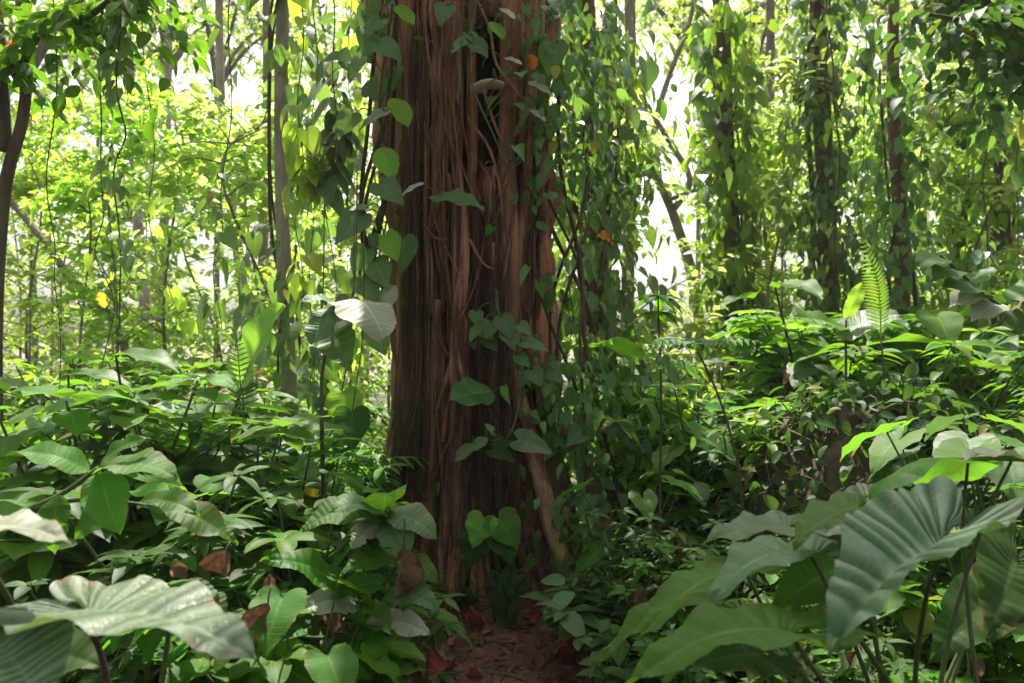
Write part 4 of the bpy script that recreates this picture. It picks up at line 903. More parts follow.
# ------------------------------------------------------------------ hanging vines
V = [  # label, points, radius, leaves, leaf size, material
 ('thin bare looping vine beside the forked trunk at far left', [(52, -40, 4.6), (55, 120, 4.6), (48, 230, 4.6), (60, 300, 4.6), (58, 420, 4.6)], .007, 6, .10, 'bright'),
 ('leafy liana with dark upper leaves, hanging straight at upper left', [(118, -40, 4.4), (121, 100, 4.4), (118, 180, 4.4), (120, 330, 4.4)], .010, 46, .095, 'vine'),
 ('wavy bare liana left of the straight leafy one', [(98, 60, 5), (104, 180, 5), (96, 240, 5), (112, 300, 5), (100, 380, 5)], .008, 8, .10, 'bright'),
 ('fine vine trailing sparse lit leaves right of the straight leafy liana', [(140, -40, 5.4), (150, 130, 5.4), (158, 260, 5.4), (190, 330, 5.4)], .007, 26, .11, 'bright'),
 ('long thread like liana dangling alone with big dark leaves at its top', [(232, -40, 4.2), (228, 80, 4.2), (226, 200, 4.2), (214, 255, 4.2), (222, 330, 4.2)], .006, 9, .13, 'vine'),
 ('slim liana hanging inside the vine curtain', [(312, -40, 5.2), (315, 100, 5.2), (310, 240, 5.2), (318, 400, 5.2)], .007, 40, .15, 'vine'),
 ('bright leaved strand at the front of the vine curtain', [(300, -40, 4.8), (302, 90, 4.8), (297, 200, 4.8), (304, 300, 4.8)], .007, 44, .16, 'bright'),
 ('grey leaved strand at the right of the vine curtain', [(330, -40, 4.9), (336, 80, 4.9), (328, 200, 4.9), (340, 330, 4.9)], .007, 36, .17, 'silver'),
 ('lime leaved strand between vine curtain and giant trunk', [(352, -40, 5.6), (350, 100, 5.6), (358, 230, 5.6), (350, 360, 5.6)], .006, 40, .15, 'bright'),
 ('curving liana looping to the giant trunk\'s left edge', [(336, 130, 4.7), (342, 180, 4.7), (360, 210, 4.7), (380, 225, 4.72)], .010, 0, .1, 'vine'),
 ('pale dangling liana beside the dark trunk above the paddle leaf', [(824, -40, 7.4), (832, 70, 7.4), (838, 160, 7.4), (833, 300, 7.4)], .015, 10, .13, 'bright'),
 ('second pale liana crossing in front of the dark trunk', [(835, -40, 7.5), (826, 60, 7.5), (830, 150, 7.5), (826, 290, 7.5)], .012, 10, .13, 'bright'),
 ('leafy strand draped left of the narrow trunk', [(862, -40, 7.6), (866, 90, 7.6), (860, 200, 7.6), (868, 300, 7.6)], .009, 44, .16, 'vine'),
 ('leafy strand draped right of the narrow trunk', [(926, -40, 7.2), (930, 90, 7.2), (924, 180, 7.2), (932, 300, 7.2)], .009, 44, .16, 'wood'),
 ('drape of vines before the farthest right trunk', [(985, -40, 6.6), (990, 90, 6.6), (984, 200, 6.6), (990, 290, 6.6)], .009, 50, .15, 'vine'),
 ('drape of vines at the extreme right edge', [(1018, -40, 6.2), (1022, 90, 6.2), (1016, 200, 6.2), (1022, 280, 6.2)], .009, 50, .15, 'vine'),
 ('lit drape left of the dark trunk with pale liana', [(785, -40, 8.6), (790, 90, 8.6), (782, 200, 8.6), (790, 310, 8.6)], .009, 50, .16, 'wood'),
 ('pale stem hanging in the ivy wall behind the giant tree', [(572, 200, 5.7), (573, 260, 5.7), (570, 330, 5.7), (566, 400, 5.7)], .010, 12, .14, 'vine'),
 ('lime leaved strand right of the ringed grey trunk', [(634, 0, 6.6), (636, 80, 6.6), (632, 130, 6.6), (636, 170, 6.6)], .006, 30, .15, 'bright'),
 ('strand of vine leaves left of the hazy dark trunk', [(700, -40, 8.4), (704, 60, 8.4), (706, 160, 8.4), (712, 300, 8.4)], .008, 60, .17, 'vine'),
 ('strand of lit leaves right of the hazy dark trunk', [(748, -40, 8.6), (752, 60, 8.6), (750, 180, 8.6), (756, 310, 8.6)], .008, 44, .17, 'wood'),
 ('drape of small leaves between the narrow trunk and its right neighbour', [(944, -40, 8.6), (946, 80, 8.6), (948, 200, 8.6), (944, 300, 8.6)], .008, 50, .16, 'wood')]
for k, (lb, pts, rad, nl, sz, mt) in enumerate(V):
    hang_vine(lb, [P(*q) for q in pts], rad * .62, int(nl * 1.25), sz, 200 + k, mat=mt, wob=.022)
# dark leafy clusters above: top-left foliage and the bough at top right
def bough(root, pts, ntw, nleaf, size, mat, seed, tl=.55, tpl=LT_OVAL):
    r = np.random.RandomState(seed); loc = np.array(root.location); p = bez(pts, 24) - loc; mb = MB(); tube(mb, p, np.linspace(.035, .012, 24), 7); obj('branch', mb, M['bark_dark'], root)
    mb = MB(); 
    for k in range(ntw):
        b = p[r.randint(4, 24)]; d = nrm(np.array((r.normal(), r.normal() * .6, -.25 + r.normal() * .45)))
        spray(mb, tpl, b, d, tl * r.uniform(.5, 1.2), nleaf, size, r, .4, .5)
    obj('foliage', mb, M[mat], root)
bough(t_left, [P(20, 60, 5), P(50, 20, 4.8), P(90, 15, 4.6), P(130, -20, 4.5)], 34, 11, .13, 'shrub', 301, .45)
bough(t_left, [P(20, 80, 5), P(-10, 40, 4.9), P(-40, 20, 4.8)], 14, 11, .13, 'shrub', 302, .4)
for k, pts in enumerate([[P(1125, -40, 6), P(1050, 0, 5.7), P(985, 20, 5.4), P(930, 15, 5.2)], [P(1125, 40, 6), P(1060, 55, 5.7), P(1000, 60, 5.5)], [P(1125, -60, 6), P(1040, -40, 6.2), P(960, -25, 6.3), P(890, -30, 6.4)]]):
    bough(BOUGH, pts, (46, 34, 40)[k], 12, .13, 'shrub_dark', 310 + k, .55)

# ------------------------------------------------------------------ ferns, saplings and the mound on the right
c = P(880, 350, 4.6)
root = plant('fern', 'single tall upright fern frond glowing above the dark mound', 'fern', c[0], c[1])
stalk(root, [np.array(root.location), P(884, 400, 4.4), P(881, 338, 4.38)], .006, .005)
frond(root, [P(881, 338, 4.38), P(880, 305, 4.37), P(876, 275, 4.35), P(862, 238, 4.3)], 27, .10, 'lime', up=(.1, -.97, .2))
c = P(850, 360, 4.7)
root = plant('paddle_leaf_plant', 'plant with an upright lime paddle leaf left of the tall fern frond', 'plant', c[0], c[1]); loc = np.array(root.location)
stalk(root, [loc, P(846, 380, 4.7), P(846, 320, 4.7)], .010, .006)
hero_leaf(root, P(846, 318, 4.7), P(862, 283, 4.68), (-.2, -.95, .2), 'paddle', 'lime', 1.1, pleat=.004, fold=.2)
hero_leaf(root, P(846, 330, 4.7), P(905, 318, 4.55), (.1, -.6, .8), 'heart', 'silver', 1.1, pleat=.008)
hero_leaf(root, P(846, 330, 4.7), P(790, 318, 4.55), (-.1, -.5, .85), 'paddle', 'biggreen', 1.4)
def whorl(root, c, n, L, mat, seed, shape=LT_LONG, tilt=.35):
    r = np.random.RandomState(seed); loc = np.array(root.location); mb = MB(); a = np.linspace(0, 6.28, n, endpoint=False) + r.rand(n) * .3
    d = np.column_stack([np.cos(a), np.sin(a), -tilt * r.uniform(.2, 1.5, n) + .2]); scatter(mb, shape, np.repeat([c - loc], n, 0), d, UP + d * .2, L * r.uniform(.75, 1.1, n), r.rand(n)); return mb
c = P(742, 495, 3.5)
root = plant('compound_leaf_sapling', 'slender bare stemmed sapling leaning left with a crown of compound leaves', 'sapling', c[0] + .05, 3.5); loc = np.array(root.location)
stalk(root, [loc, P(742, 500, 3.5), P(732, 440, 3.5), P(716, 390, 3.5), P(698, 352, 3.48)], .007, .0045, 'twig', 'stem', 24)
tp = P(698, 350, 3.48)
for k in range(9):
    a = k / 9 * 6.28 + .3; L = .17 + .05 * (k % 3)
    d = np.array((math.cos(a), math.sin(a) * .7, .35)); frond(root, [tp, tp + d * L * .5, tp + d * L + np.array((0, 0, -.06))], 9, .085, 'shrub', LT_LANCE, name='compound_leaf', r0_=.003, up=(0, -.3, .95))
c = P(658, 400, 3.9)
root = plant('whorled_sapling', 'straight thin sapling topped by a whorl of narrow leaves near the bright gap', 'sapling', c[0], 3.9); loc = np.array(root.location)
stalk(root, [loc, P(661, 400, 3.9), P(659, 340, 3.9), P(658, 296, 3.9)], .007, .004, 'twig', 'stem')
for q, n in (((658, 296), 11), ((658, 312), 6)): obj('foliage', whorl(root, P(*q, 3.9), n, .16, 'shrub', n, LT_LANCE2), M['shrub'], root)
hero_leaf(root, P(662, 358, 3.85), P(666, 376, 3.83), (.1, -.95, .2), 'heart', 'silver', 1.0, pleat=.004)
root = plant('drooping_branch_shrub', 'dark bare branch with drooping pale leaves reaching in from the right edge', 'shrub', 2.9, 3.6); loc = np.array(root.location)
stalk(root, [loc, P(1090, 400, 3.6), P(1024, 325, 3.5), P(985, 295, 3.5), P(955, 268, 3.5), P(940, 255, 3.5)], .012, .005, 'twig', 'stem', 26)
for k, (b, tp) in enumerate([((985, 295), (950, 308)), ((1000, 305), (972, 322)), ((1015, 316), (1040, 290)), ((970, 282), (1000, 270)), ((960, 272), (925, 282)), ((945, 260), (915, 268)), ((1005, 308), (1020, 335)), ((990, 298), (940, 290))]):
    hero_leaf(root, P(*b, 3.5), P(*tp, 3.4), (.1 * (k % 3 - 1), -.5, .85), 'oval', 'pale' if k in (0, 1, 2) else 'shrub_dark', 1.1, arch=.12, pleat=.01, nout=14, rows=3, seed=k)
stalk(root, [loc, P(1100, 330, 4.0), P(1010, 300, 3.9)], .01, .004, 'twig', 'stem')

# dark tangled mound
r = np.random.RandomState(77)
root = plant('vine_tangle', 'dark rounded tangle of dead twigs overgrown with small dull leaves on the right', 'shrub', 1.98, 4.5); loc = np.array(root.location)
mb = MB(); U, W_ = np.meshgrid(np.linspace(0, 2 * PI, 40, endpoint=False), np.linspace(0, PI / 2, 16))
rr = 1 + .10 * np.sin(3 * U + 1) * np.cos(W_) + .07 * np.sin(7 * U + 4 * W_) + .04 * np.sin(13 * U - 9 * W_)
mv = 1.08 * np.stack([.80 * rr * np.cos(U) * np.cos(W_), .62 * rr * np.sin(U) * np.cos(W_), 1.02 * rr * np.sin(W_) - .12], -1)
i = np.arange(15)[:, None] * 40; j = np.arange(40)[None]; j2 = (j + 1) % 40
mb.add(mv, np.stack([i + j, i + j2, i + 40 + j2, i + 40 + j], -1).reshape(-1, 4)); obj('earth_core', mb, M['bark_dark'], root)
mb = MB()
for k in range(190):
    a = r.uniform(0, 6.28); e = r.uniform(0, 1.3); b = 1.18 * np.array((.78 * math.cos(a) * math.cos(e), .6 * math.sin(a) * math.cos(e), 1.0 * math.sin(e) - .08)); d = nrm(r.normal(size=3) + np.array((0, 0, -.3))) * r.uniform(.2, .5)
    tube(mb, bez([b - d * .5, b + nrm(b) * r.uniform(.02, .12), b + d * .5], 8), r.uniform(.002, .006), 4)
obj('twigs', mb, M['twig'], root, 'stuff')
mb = MB(); n = 2300
a = r.uniform(0, 6.28, n); e = np.arcsin(r.uniform(0, 1, n)); b = np.column_stack([.80 * np.cos(a) * np.cos(e), .64 * np.sin(a) * np.cos(e), 1.03 * np.sin(e) - .08]) * r.uniform(1.14, 1.36, (n, 1)); o = nrm(b)
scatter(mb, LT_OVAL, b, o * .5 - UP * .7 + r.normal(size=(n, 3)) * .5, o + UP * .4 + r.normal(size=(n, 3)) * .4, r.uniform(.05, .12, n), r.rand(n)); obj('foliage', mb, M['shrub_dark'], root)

# ------------------------------------------------------------------ shrub kinds (built once, copied with obj.copy)
def make_shrub(name, seed, nst, h, lsz, tpl, mat, spread=.35, whorl_n=6, nl=9, branch=2, low=.48):
    r = np.random.RandomState(seed); root = thing(name, 'x', 'shrub'); mb = MB(); lf = MB()
    for k in range(nst):
        a = k / nst * 6.28 + r.uniform(-.5, .5); hh = h * (1 if k == 0 else r.uniform(.5, .98)); L = spread * r.uniform(.3, 1)
        p = bez([(.03 * math.cos(a), .03 * math.sin(a), -.03), (L * .3 * math.cos(a), L * .3 * math.sin(a), hh * .45), (L * math.cos(a), L * math.sin(a), hh)], 16)
        tube(mb, p, np.linspace(.009, .004, 16), 6)
        tips = [(p, low)]
        for j in range(branch):
            i0 = r.randint(6, 13); aa = a + r.uniform(-1.8, 1.8); LL = r.uniform(.15, .32) * h
            q = bez([p[i0], p[i0] + np.array((math.cos(aa) * LL * .6, math.sin(aa) * LL * .6, LL * .45)), p[i0] + np.array((math.cos(aa) * LL, math.sin(aa) * LL, LL * .7))], 10); tube(mb, q, np.linspace(.005, .003, 10), 5); tips.append((q, max(.3, low - .1)))
        for q, s0 in tips:
            n = nl; idx = np.linspace(s0, .97, n) * (len(q) - 1); pos = np.column_stack([np.interp(idx, np.arange(len(q)), q[:, c]) for c in range(3)])
            aa = np.arange(n) * 2.4 + r.rand() * 6; o = np.column_stack([np.cos(aa), np.sin(aa), 0 * aa])
            d = o + UP * r.uniform(-.5, .25, (n, 1)) ; nn = UP + o * r.uniform(0, .5, (n, 1)) + r.normal(size=(n, 3)) * .2
            pos = pos + o * lsz * .16
            scatter(lf, tpl, pos, d, nn, lsz * r.uniform(.6, 1.1, n) * np.linspace(1.05, .8, n), np.clip(r.normal(.45, .22, n), 0, 1))
            m = whorl_n; aa = np.arange(m) / m * 6.28 + r.rand(); o = np.column_stack([np.cos(aa), np.sin(aa), 0 * aa])
            scatter(lf, tpl, q[-1] + o * lsz * .1 + UP * .01, o + UP * r.uniform(-.15, .5, (m, 1)), UP - o * .1 + r.normal(size=(m, 3)) * .15, lsz * r.uniform(.65, 1.0, m), np.clip(r.normal(.75, .2, m), 0, 1))
    obj('stem', mb, M['stem'], root); obj('foliage', lf, M[mat], root); root['h'] = h
    return root
def make_aroid(name, seed, n, h, lsz, shape, mat, **kw):
    r = np.random.RandomState(seed); root = thing(name, 'x', 'plant')
    for k in range(n):
        a = k * 2.4 + r.uniform(-.3, .3); hh = h * r.uniform(.55, 1); L = h * r.uniform(.15, .45); d = np.array((math.cos(a), math.sin(a), 0))
        B = d * L + UP * hh; tip = B + d * lsz * .8 - UP * lsz * r.uniform(.25, .8)
        mb = MB(); tube(mb, bez([d * .02 - UP * .03, d * L * .4 + UP * hh * .55, B], 10), np.linspace(.008, .004, 10), 6); st = obj('leaf_stalk', mb, M['stem'], root)
        o = hero_leaf(root, B, tip, UP + d * r.uniform(.1, .6), shape, mat, 1.05, nout=16, rows=4, pleat=.012, npleat=16, arch=.10, wave=.03, seed=seed + k)
    root['h'] = h; return root
def make_fern(name, seed, n, L, mat, plen=.10):
    r = np.random.RandomState(seed); root = thing(name, 'x', 'fern')
    for k in range(n):
        a = k / n * 6.28 + r.uniform(-.3, .3); d = np.array((math.cos(a), math.sin(a), 0)); l = L * r.uniform(.7, 1.1); u = r.uniform(.5, 1.0)
        frond(root, [d * .01, d * l * .35 + UP * l * .55 * u, d * l * .75 + UP * l * .65 * u, d * l + UP * l * .42 * u], 26, plen, mat, up=(0.01, 0, 1))
    root['h'] = L * .7; return root
def make_small(name, seed, n, h, lsz, tpl, mat):
    """low herb: a tuft of leaves on short stalks"""
    r = np.random.RandomState(seed); root = thing(name, 'x', 'plant'); lf = MB(); mb = MB()
    for k in range(7):
        a = r.uniform(0, 6.28); L = r.uniform(.05, .24); hh = h * r.uniform(.55, 1); e = np.array((math.cos(a) * L, math.sin(a) * L, hh)); p = bez([(0, 0, -.02), e * .5 + UP * .04, e], 8); tube(mb, p, .003, 4)
        m = n // 7; aa = np.arange(m) * 2.4; o = np.column_stack([np.cos(aa), np.sin(aa), 0 * aa]); q = p[np.clip(np.linspace(3, 7, m).astype(int), 0, 7)]
        scatter(lf, tpl, q + o * .015, o + UP * r.uniform(-.3, .3, (m, 1)), UP + r.normal(size=(m, 3)) * .25, lsz * r.uniform(.6, 1.1, m), np.clip(r.normal(.5, .25, m), 0, 1))
    obj('stem', mb, M['stem'], root); obj('foliage', lf, M[mat], root); root['h'] = h; return root
def make_young(name, seed, h, nb, lsz, tpl, mat):
    r = np.random.RandomState(seed); root = thing(name, 'x', 'tree'); mb = MB(); lf = MB()
    p = bez([(0, 0, -.1), (r.normal() * .1, r.normal() * .1, h * .4), (r.normal() * .25, r.normal() * .25, h * .8), (r.normal() * .3, r.normal() * .3, h)], 24); tube(mb, p, np.linspace(.022, .006, 24), 7)
    for k in range(nb):
        b = p[int(23 * r.uniform(.12, 1) ** .9)]; a = k * 2.4; d = nrm(np.array((math.cos(a), math.sin(a), r.uniform(-.1, .6)))); L = r.uniform(.5, 1.15) * (1.25 - .6 * b[2] / h)
        q = bez([b, b + d * L * .5 + UP * .06, b + d * L], 7); tube(mb, q, np.linspace(.009, .003, 7), 4)
        for j in range(5): spray(lf, tpl, q[1 + j], nrm(d + r.normal(size=3) * .7), L * r.uniform(.3, .6), 9, lsz, r, .35, .35)
    obj('trunk', mb, M['bark_grey'], root); obj('crown', lf, M[mat], root); root['h'] = h; return root

def make_ginger(name, seed, h, L, mat):
    r = np.random.RandomState(seed); root = thing(name, 'x', 'plant'); mb = MB(); lf = MB()
    for k in range(4):
        a = k * 1.7 + r.rand(); e = np.array((math.cos(a), math.sin(a), 0)); hh = h * r.uniform(.6, 1); ln = r.uniform(.15, .4)
        p = bez([e * .03 - UP * .03, e * ln * .3 * h + UP * hh * .5, e * ln * h + UP * hh], 14); tube(mb, p, np.linspace(.010, .005, 14), 6)
        n = 6; q = p[np.linspace(6, 13, n).astype(int)]; sg = np.where(np.arange(n) % 2, 1, -1)[:, None]; sd_ = np.array((-e[1], e[0], 0))
        scatter(lf, LT_BIG, q, sd_ * sg * .8 + e * r.uniform(.1, .6, (n, 1)) + UP * r.uniform(.0, .7, (n, 1)), UP + r.normal(size=(n, 3)) * .2, L * r.uniform(.7, 1.1, n), np.clip(r.normal(.5, .25, n), 0, 1))
    obj('stem', mb, M['stem'], root); obj('foliage', lf, M[mat], root); root['h'] = h; return root
PROTO = {
 'ginger': [make_ginger('long_blade_plant', 51, 1.0, .40, 'biggreen'), make_ginger('long_blade_plant', 52, 1.0, .34, 'shrub'), make_ginger('long_blade_plant', 53, 1.0, .38, 'silver')],
 'broad': [make_shrub('broad_leaf_shrub', 1, 4, 1.0, .165, LT_BIGO, 'shrub', .4, 5, 7, 2), make_shrub('broad_leaf_shrub', 2, 5, 1.0, .12, LT_OVAL, 'shrub', .45, 6, 9, 3), make_shrub('broad_leaf_shrub', 3, 4, 1.0, .20, LT_BIGO, 'biggreen', .4, 4, 5, 2)],
 'long': [make_shrub('long_leaf_shrub', 4, 4, 1.0, .19, LT_LANCE2, 'shrub', .4), make_shrub('long_leaf_shrub', 5, 5, 1.0, .15, LT_LANCE2, 'shrub', .45, 6, 9, 3)],
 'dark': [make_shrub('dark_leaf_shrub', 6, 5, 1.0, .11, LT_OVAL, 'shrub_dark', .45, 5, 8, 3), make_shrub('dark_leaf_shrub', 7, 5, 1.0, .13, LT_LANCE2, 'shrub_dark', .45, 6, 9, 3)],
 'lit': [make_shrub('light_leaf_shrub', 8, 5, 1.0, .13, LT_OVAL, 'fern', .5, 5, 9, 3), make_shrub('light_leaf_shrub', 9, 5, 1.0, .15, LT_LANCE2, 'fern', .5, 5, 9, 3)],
 'aroid': [make_aroid('heart_leaf_plant', 10, 9, 1.0, .24, 'heart', 'silver'), make_aroid('heart_leaf_plant', 11, 8, 1.0, .24, 'arrow', 'biggreen'), make_aroid('heart_leaf_plant', 12, 10, 1.0, .21, 'heart', 'biggreen')],
 'fern': [make_fern('fern', 13, 9, .8, 'fern'), make_fern('fern', 14, 11, .7, 'shrub', .08)],
 'herb': [make_small('low_herb', 15, 70, .30, .085, LT_OVAL, 'shrub_dark'), make_small('low_herb', 16, 77, .32, .07, LT_LANCE, 'shrub'), make_small('low_herb', 17, 63, .28, .10, LT_OVAL, 'silver')],
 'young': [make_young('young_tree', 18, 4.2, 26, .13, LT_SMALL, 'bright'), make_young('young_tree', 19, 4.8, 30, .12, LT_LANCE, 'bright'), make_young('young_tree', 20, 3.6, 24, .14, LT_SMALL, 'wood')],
}
used = set(); LOOK = {'ginger': ('long bladed plants', 'plant'), 'broad': ('broad leaved green shrubs', 'shrub'), 'long': ('long leaved green shrubs', 'shrub'), 'dark': ('dark leaved shrubs', 'shrub'), 'lit': ('pale small leaved shrubs', 'shrub'),
  'aroid': ('heart leaved plants', 'plant'), 'fern': ('arching ferns', 'fern'), 'herb': ('low leafy herbs', 'plant'), 'young': ('lit young trees', 'tree')}
ONE = lambda s: s[:-1] if s.endswith('s') else s
def zone(where, spec, seed):
    """spec: list of (kind, [(px, Y, top py or height)])"""
    r = np.random.RandomState(seed)
    for kind, spots in spec:
        look, cat = LOOK[kind]; spots = sorted(spots, key=lambda q: q[0]); n = len(spots)
        for k, (px, Y, top) in enumerate(spots):
            if kind == 'young' and 636 < px < 712: px += 76 if px > 674 else -70
            x = (px - 512) / F * Y; g = float(ground(x, Y)); h = max(.18, H - (top - 341.5) / F * Y - g)
            src = PROTO[kind][r.randint(len(PROTO[kind]))]; sc = h / src['h'] / 1.04
            sc = min(max(sc, .45), 2.2)
            lab = '%s %s %s' % (rank(k, n), look if n > 1 else ONE(look), where)
            grp = '%s %s' % (look, where)
            loc = (x, Y, g)
            if src.name not in used:
                used.add(src.name); o = src; o.location = loc; o.rotation_euler = (0, 0, r.rand() * 6.28); o.scale = (sc,) * 3; o['label'] = lab; o['group'] = grp
            else:
                o = dup(src, loc, r.rand() * 6.28, lab, grp, sc)
            o['category'] = cat
def spots(n, p0, p1, y0, y1, topf, seed, jit=40):
    r = np.random.RandomState(seed); out = []
    p0, p1 = max(p0, 3), min(p1, 1021)
    for k in range(n):
        px = p0 + (k + r.rand()) / n * (p1 - p0); out.append((px, r.uniform(y0, y1), topf(px) + abs(r.normal()) * jit))
    return out
cL = lambda px: float(np.interp(px, [-40, 0, 100, 200, 260, 300, 345, 400, 450], [385, 372, 352, 358, 385, 405, 440, 500, 560]))
cR = lambda px: float(np.interp(px, [560, 600, 640, 680, 720, 800, 900, 1060], [590, 520, 430, 385, 360, 345, 340, 335]))
zone('along the back of the left thicket', [('broad', spots(11, -30, 330, 4.6, 6.4, lambda p: cL(p) - 6, 1, 22)), ('long', spots(8, -30, 320, 4.4, 6.0, cL, 2, 25)), ('lit', spots(9, -30, 345, 5.0, 7.0, cL, 3, 25)), ('fern', spots(3, 20, 300, 4.4, 5.5, lambda p: cL(p) + 25, 4)), ('ginger', spots(4, 20, 300, 4.2, 5.6, lambda p: cL(p) - 12, 401, 20))], 1)
zone('in the heart of the left thicket', [('broad', spots(11, 10, 340, 3.0, 4.2, lambda p: cL(p) + 10, 5, 30)), ('long', spots(6, -10, 350, 2.8, 4.0, lambda p: cL(p) + 25, 6, 45)), ('dark', spots(5, 0, 350, 2.8, 4.0, lambda p: cL(p) + 50, 7, 40)), ('aroid', spots(7, 0, 330, 3.0, 4.2, lambda p: cL(p) + 45, 8, 40)), ('ginger', spots(4, 30, 340, 3.0, 4.0, lambda p: cL(p) + 25, 402, 40))], 2)
zone('low in front of the left thicket', [('broad', spots(2, 200, 380, 2.4, 2.9, lambda p: 505 + max(0, p - 300) * .5, 9, 30)), ('long', spots(3, 60, 360, 2.4, 2.9, lambda p: 520 + max(0, p - 300) * .4, 10, 30)), ('dark', spots(6, 30, 390, 2.2, 2.9, lambda p: 545 + max(0, p - 300) * .3, 11, 40)), ('aroid', spots(4, 120, 370, 2.4, 2.9, lambda p: 550, 12, 25))], 3)
zone('along the dirt path\'s left edge', [('herb', spots(12, 320, 412, 3.4, 4.6, lambda p: 600, 13, 20)), ('long', spots(3, 340, 392, 3.3, 3.9, lambda p: 560, 14, 20)), ('broad', spots(2, 335, 395, 3.4, 4.4, lambda p: 530, 15, 20)), ('fern', spots(2, 350, 420, 4.0, 4.6, lambda p: 560, 151, 20))], 4)
zone('along the dirt path\'s right edge', [('herb', spots(18, 588, 715, 3.6, 4.8, lambda p: 560, 16, 30)), ('dark', spots(8, 610, 745, 3.4, 4.6, lambda p: 520 - (p - 580) * .3, 17, 30)), ('aroid', spots(3, 610, 730, 3.8, 4.6, lambda p: 470, 18, 20)), ('broad', spots(4, 640, 740, 3.2, 4.2, lambda p: 560 - (p - 590) * .3, 19, 30))], 5)
zone('between giant tree and dark mound', [('aroid', spots(6, 620, 725, 4.6, 5.8, lambda p: cR(p) + 30, 20, 45)), ('lit', spots(10, 615, 735, 4.6, 6.2, cR, 21, 40)), ('broad', spots(9, 615, 735, 4.6, 6.4, lambda p: cR(p) - 12, 22, 45)), ('dark', spots(5, 620, 745, 4.2, 5.2, lambda p: cR(p) + 50, 23, 40)), ('ginger', spots(5, 625, 735, 4.8, 6.0, lambda p: cR(p) - 25, 403, 45))], 6)
zone('behind and right of the dark mound', [('aroid', spots(8, 790, 1050, 5.5, 6.6, lambda p: 285, 24, 35)), ('ginger', spots(7, 790, 1050, 5.6, 6.8, lambda p: 272, 404, 30)), ('lit', spots(6, 790, 1050, 5.8, 7.2, lambda p: 290, 25, 30)), ('broad', spots(9, 790, 1050, 5.6, 6.8, lambda p: 292, 26, 30)), ('dark', spots(5, 940, 1050, 3.9, 5.0, lambda p: 345, 27, 40)), ('fern', spots(4, 800, 1040, 5.6, 6.4, lambda p: 315, 28, 25)), ('long', spots(5, 880, 1050, 4.6, 5.6, lambda p: 330, 281, 25))], 7)
zone('in front of the dark mound', [('dark', spots(8, 760, 1040, 3.0, 3.9, lambda p: 525 if p < 930 else 450, 29, 30)), ('herb', spots(6, 740, 960, 3.2, 3.6, lambda p: 575, 30, 30)), ('aroid', spots(3, 940, 1040, 3.0, 3.8, lambda p: 400, 31, 30)), ('broad', spots(6, 740, 1040, 2.7, 3.6, lambda p: 545 if p < 930 else 480, 32, 25))], 8)
zone('under the giant silvery leaf', [('dark', spots(4, 700, 1000, 2.3, 2.8, lambda p: 590, 33, 30)), ('herb', spots(5, 620, 800, 2.7, 3.3, lambda p: 620, 34, 20)), ('long', spots(2, 780, 1000, 2.4, 2.8, lambda p: 590, 35, 30))], 9)
zone('in sunny wood left of giant tree', [('young', spots(12, -60, 400, 7.5, 11.5, lambda p: 60, 36, 60)), ('lit', spots(15, -40, 400, 7.2, 12, lambda p: 372, 37, 30)), ('fern', spots(6, 290, 400, 7, 10, lambda p: 385, 38, 20))], 10)
zone('farther back in the left wood', [('young', spots(14, -60, 410, 12, 17, lambda p: 90, 39, 60))], 11)
zone('in sunny wood right of giant tree', [('young', spots(15, 620, 1080, 7.8, 11.5, lambda p: 60, 40, 60)), ('lit', spots(12, 620, 1060, 7.4, 11, lambda p: 335, 41, 30))], 12)
zone('farther back in the right wood', [('young', spots(13, 600, 1080, 12, 17, lambda p: 90, 42, 60))], 13)
for kind, l in PROTO.items():
    for o in l:
        if o.name not in used: print('UNUSED', o.name)

# ------------------------------------------------------------------ background trees and the far wood
zs = spots(16, 0, 1024, 17, 27, lambda p: 0, 50)
for k, (px, Y, _) in enumerate(zs):
    side = [q for q in zs if (q[0] < 470) == (px < 470)]; kk = side.index((px, Y, _))
    tree('background_tree', '%s pale hazy trunks far off %s of the giant tree' % (rank(kk, len(side)), 'left' if px < 470 else 'right'),
         [P(px + rnd.uniform(-15, 15), 60, Y), P(px, 330, Y)], rnd.uniform(.18, .32), rnd.uniform(7.5, 10), k % 4, 'bark_grey', 'pale trunks far off in the haze', 1.5, seed=60 + k, sides=8)
r = np.random.RandomState(91); mb = MB()
for k in range(1500):
    Y = r.uniform(22, 44); px = r.uniform(-250, 1270); z = r.uniform(0, 1) ** 1.3 * 11 + .1
    c = np.array(((px - 512) / F * Y, Y, z))
    hole = math.sin(c[0] * .55 + 1.3 * math.sin(z * .6)) + math.sin(z * .9 + Y * .3 + c[0] * .2)
    if z > 2.5 and hole > .75: continue
    if z > 2 and (abs(px - 690) < 40 or abs(px - 245) < 38) and r.rand() < .35: continue
    spray(mb, LT_SMALL, c, r.normal(size=3) * np.array((1, 1, .4)), r.uniform(.8, 1.8), 10, .34, r, .45, .4)
obj('far_wood', mb, M['wood'], kind='stuff')

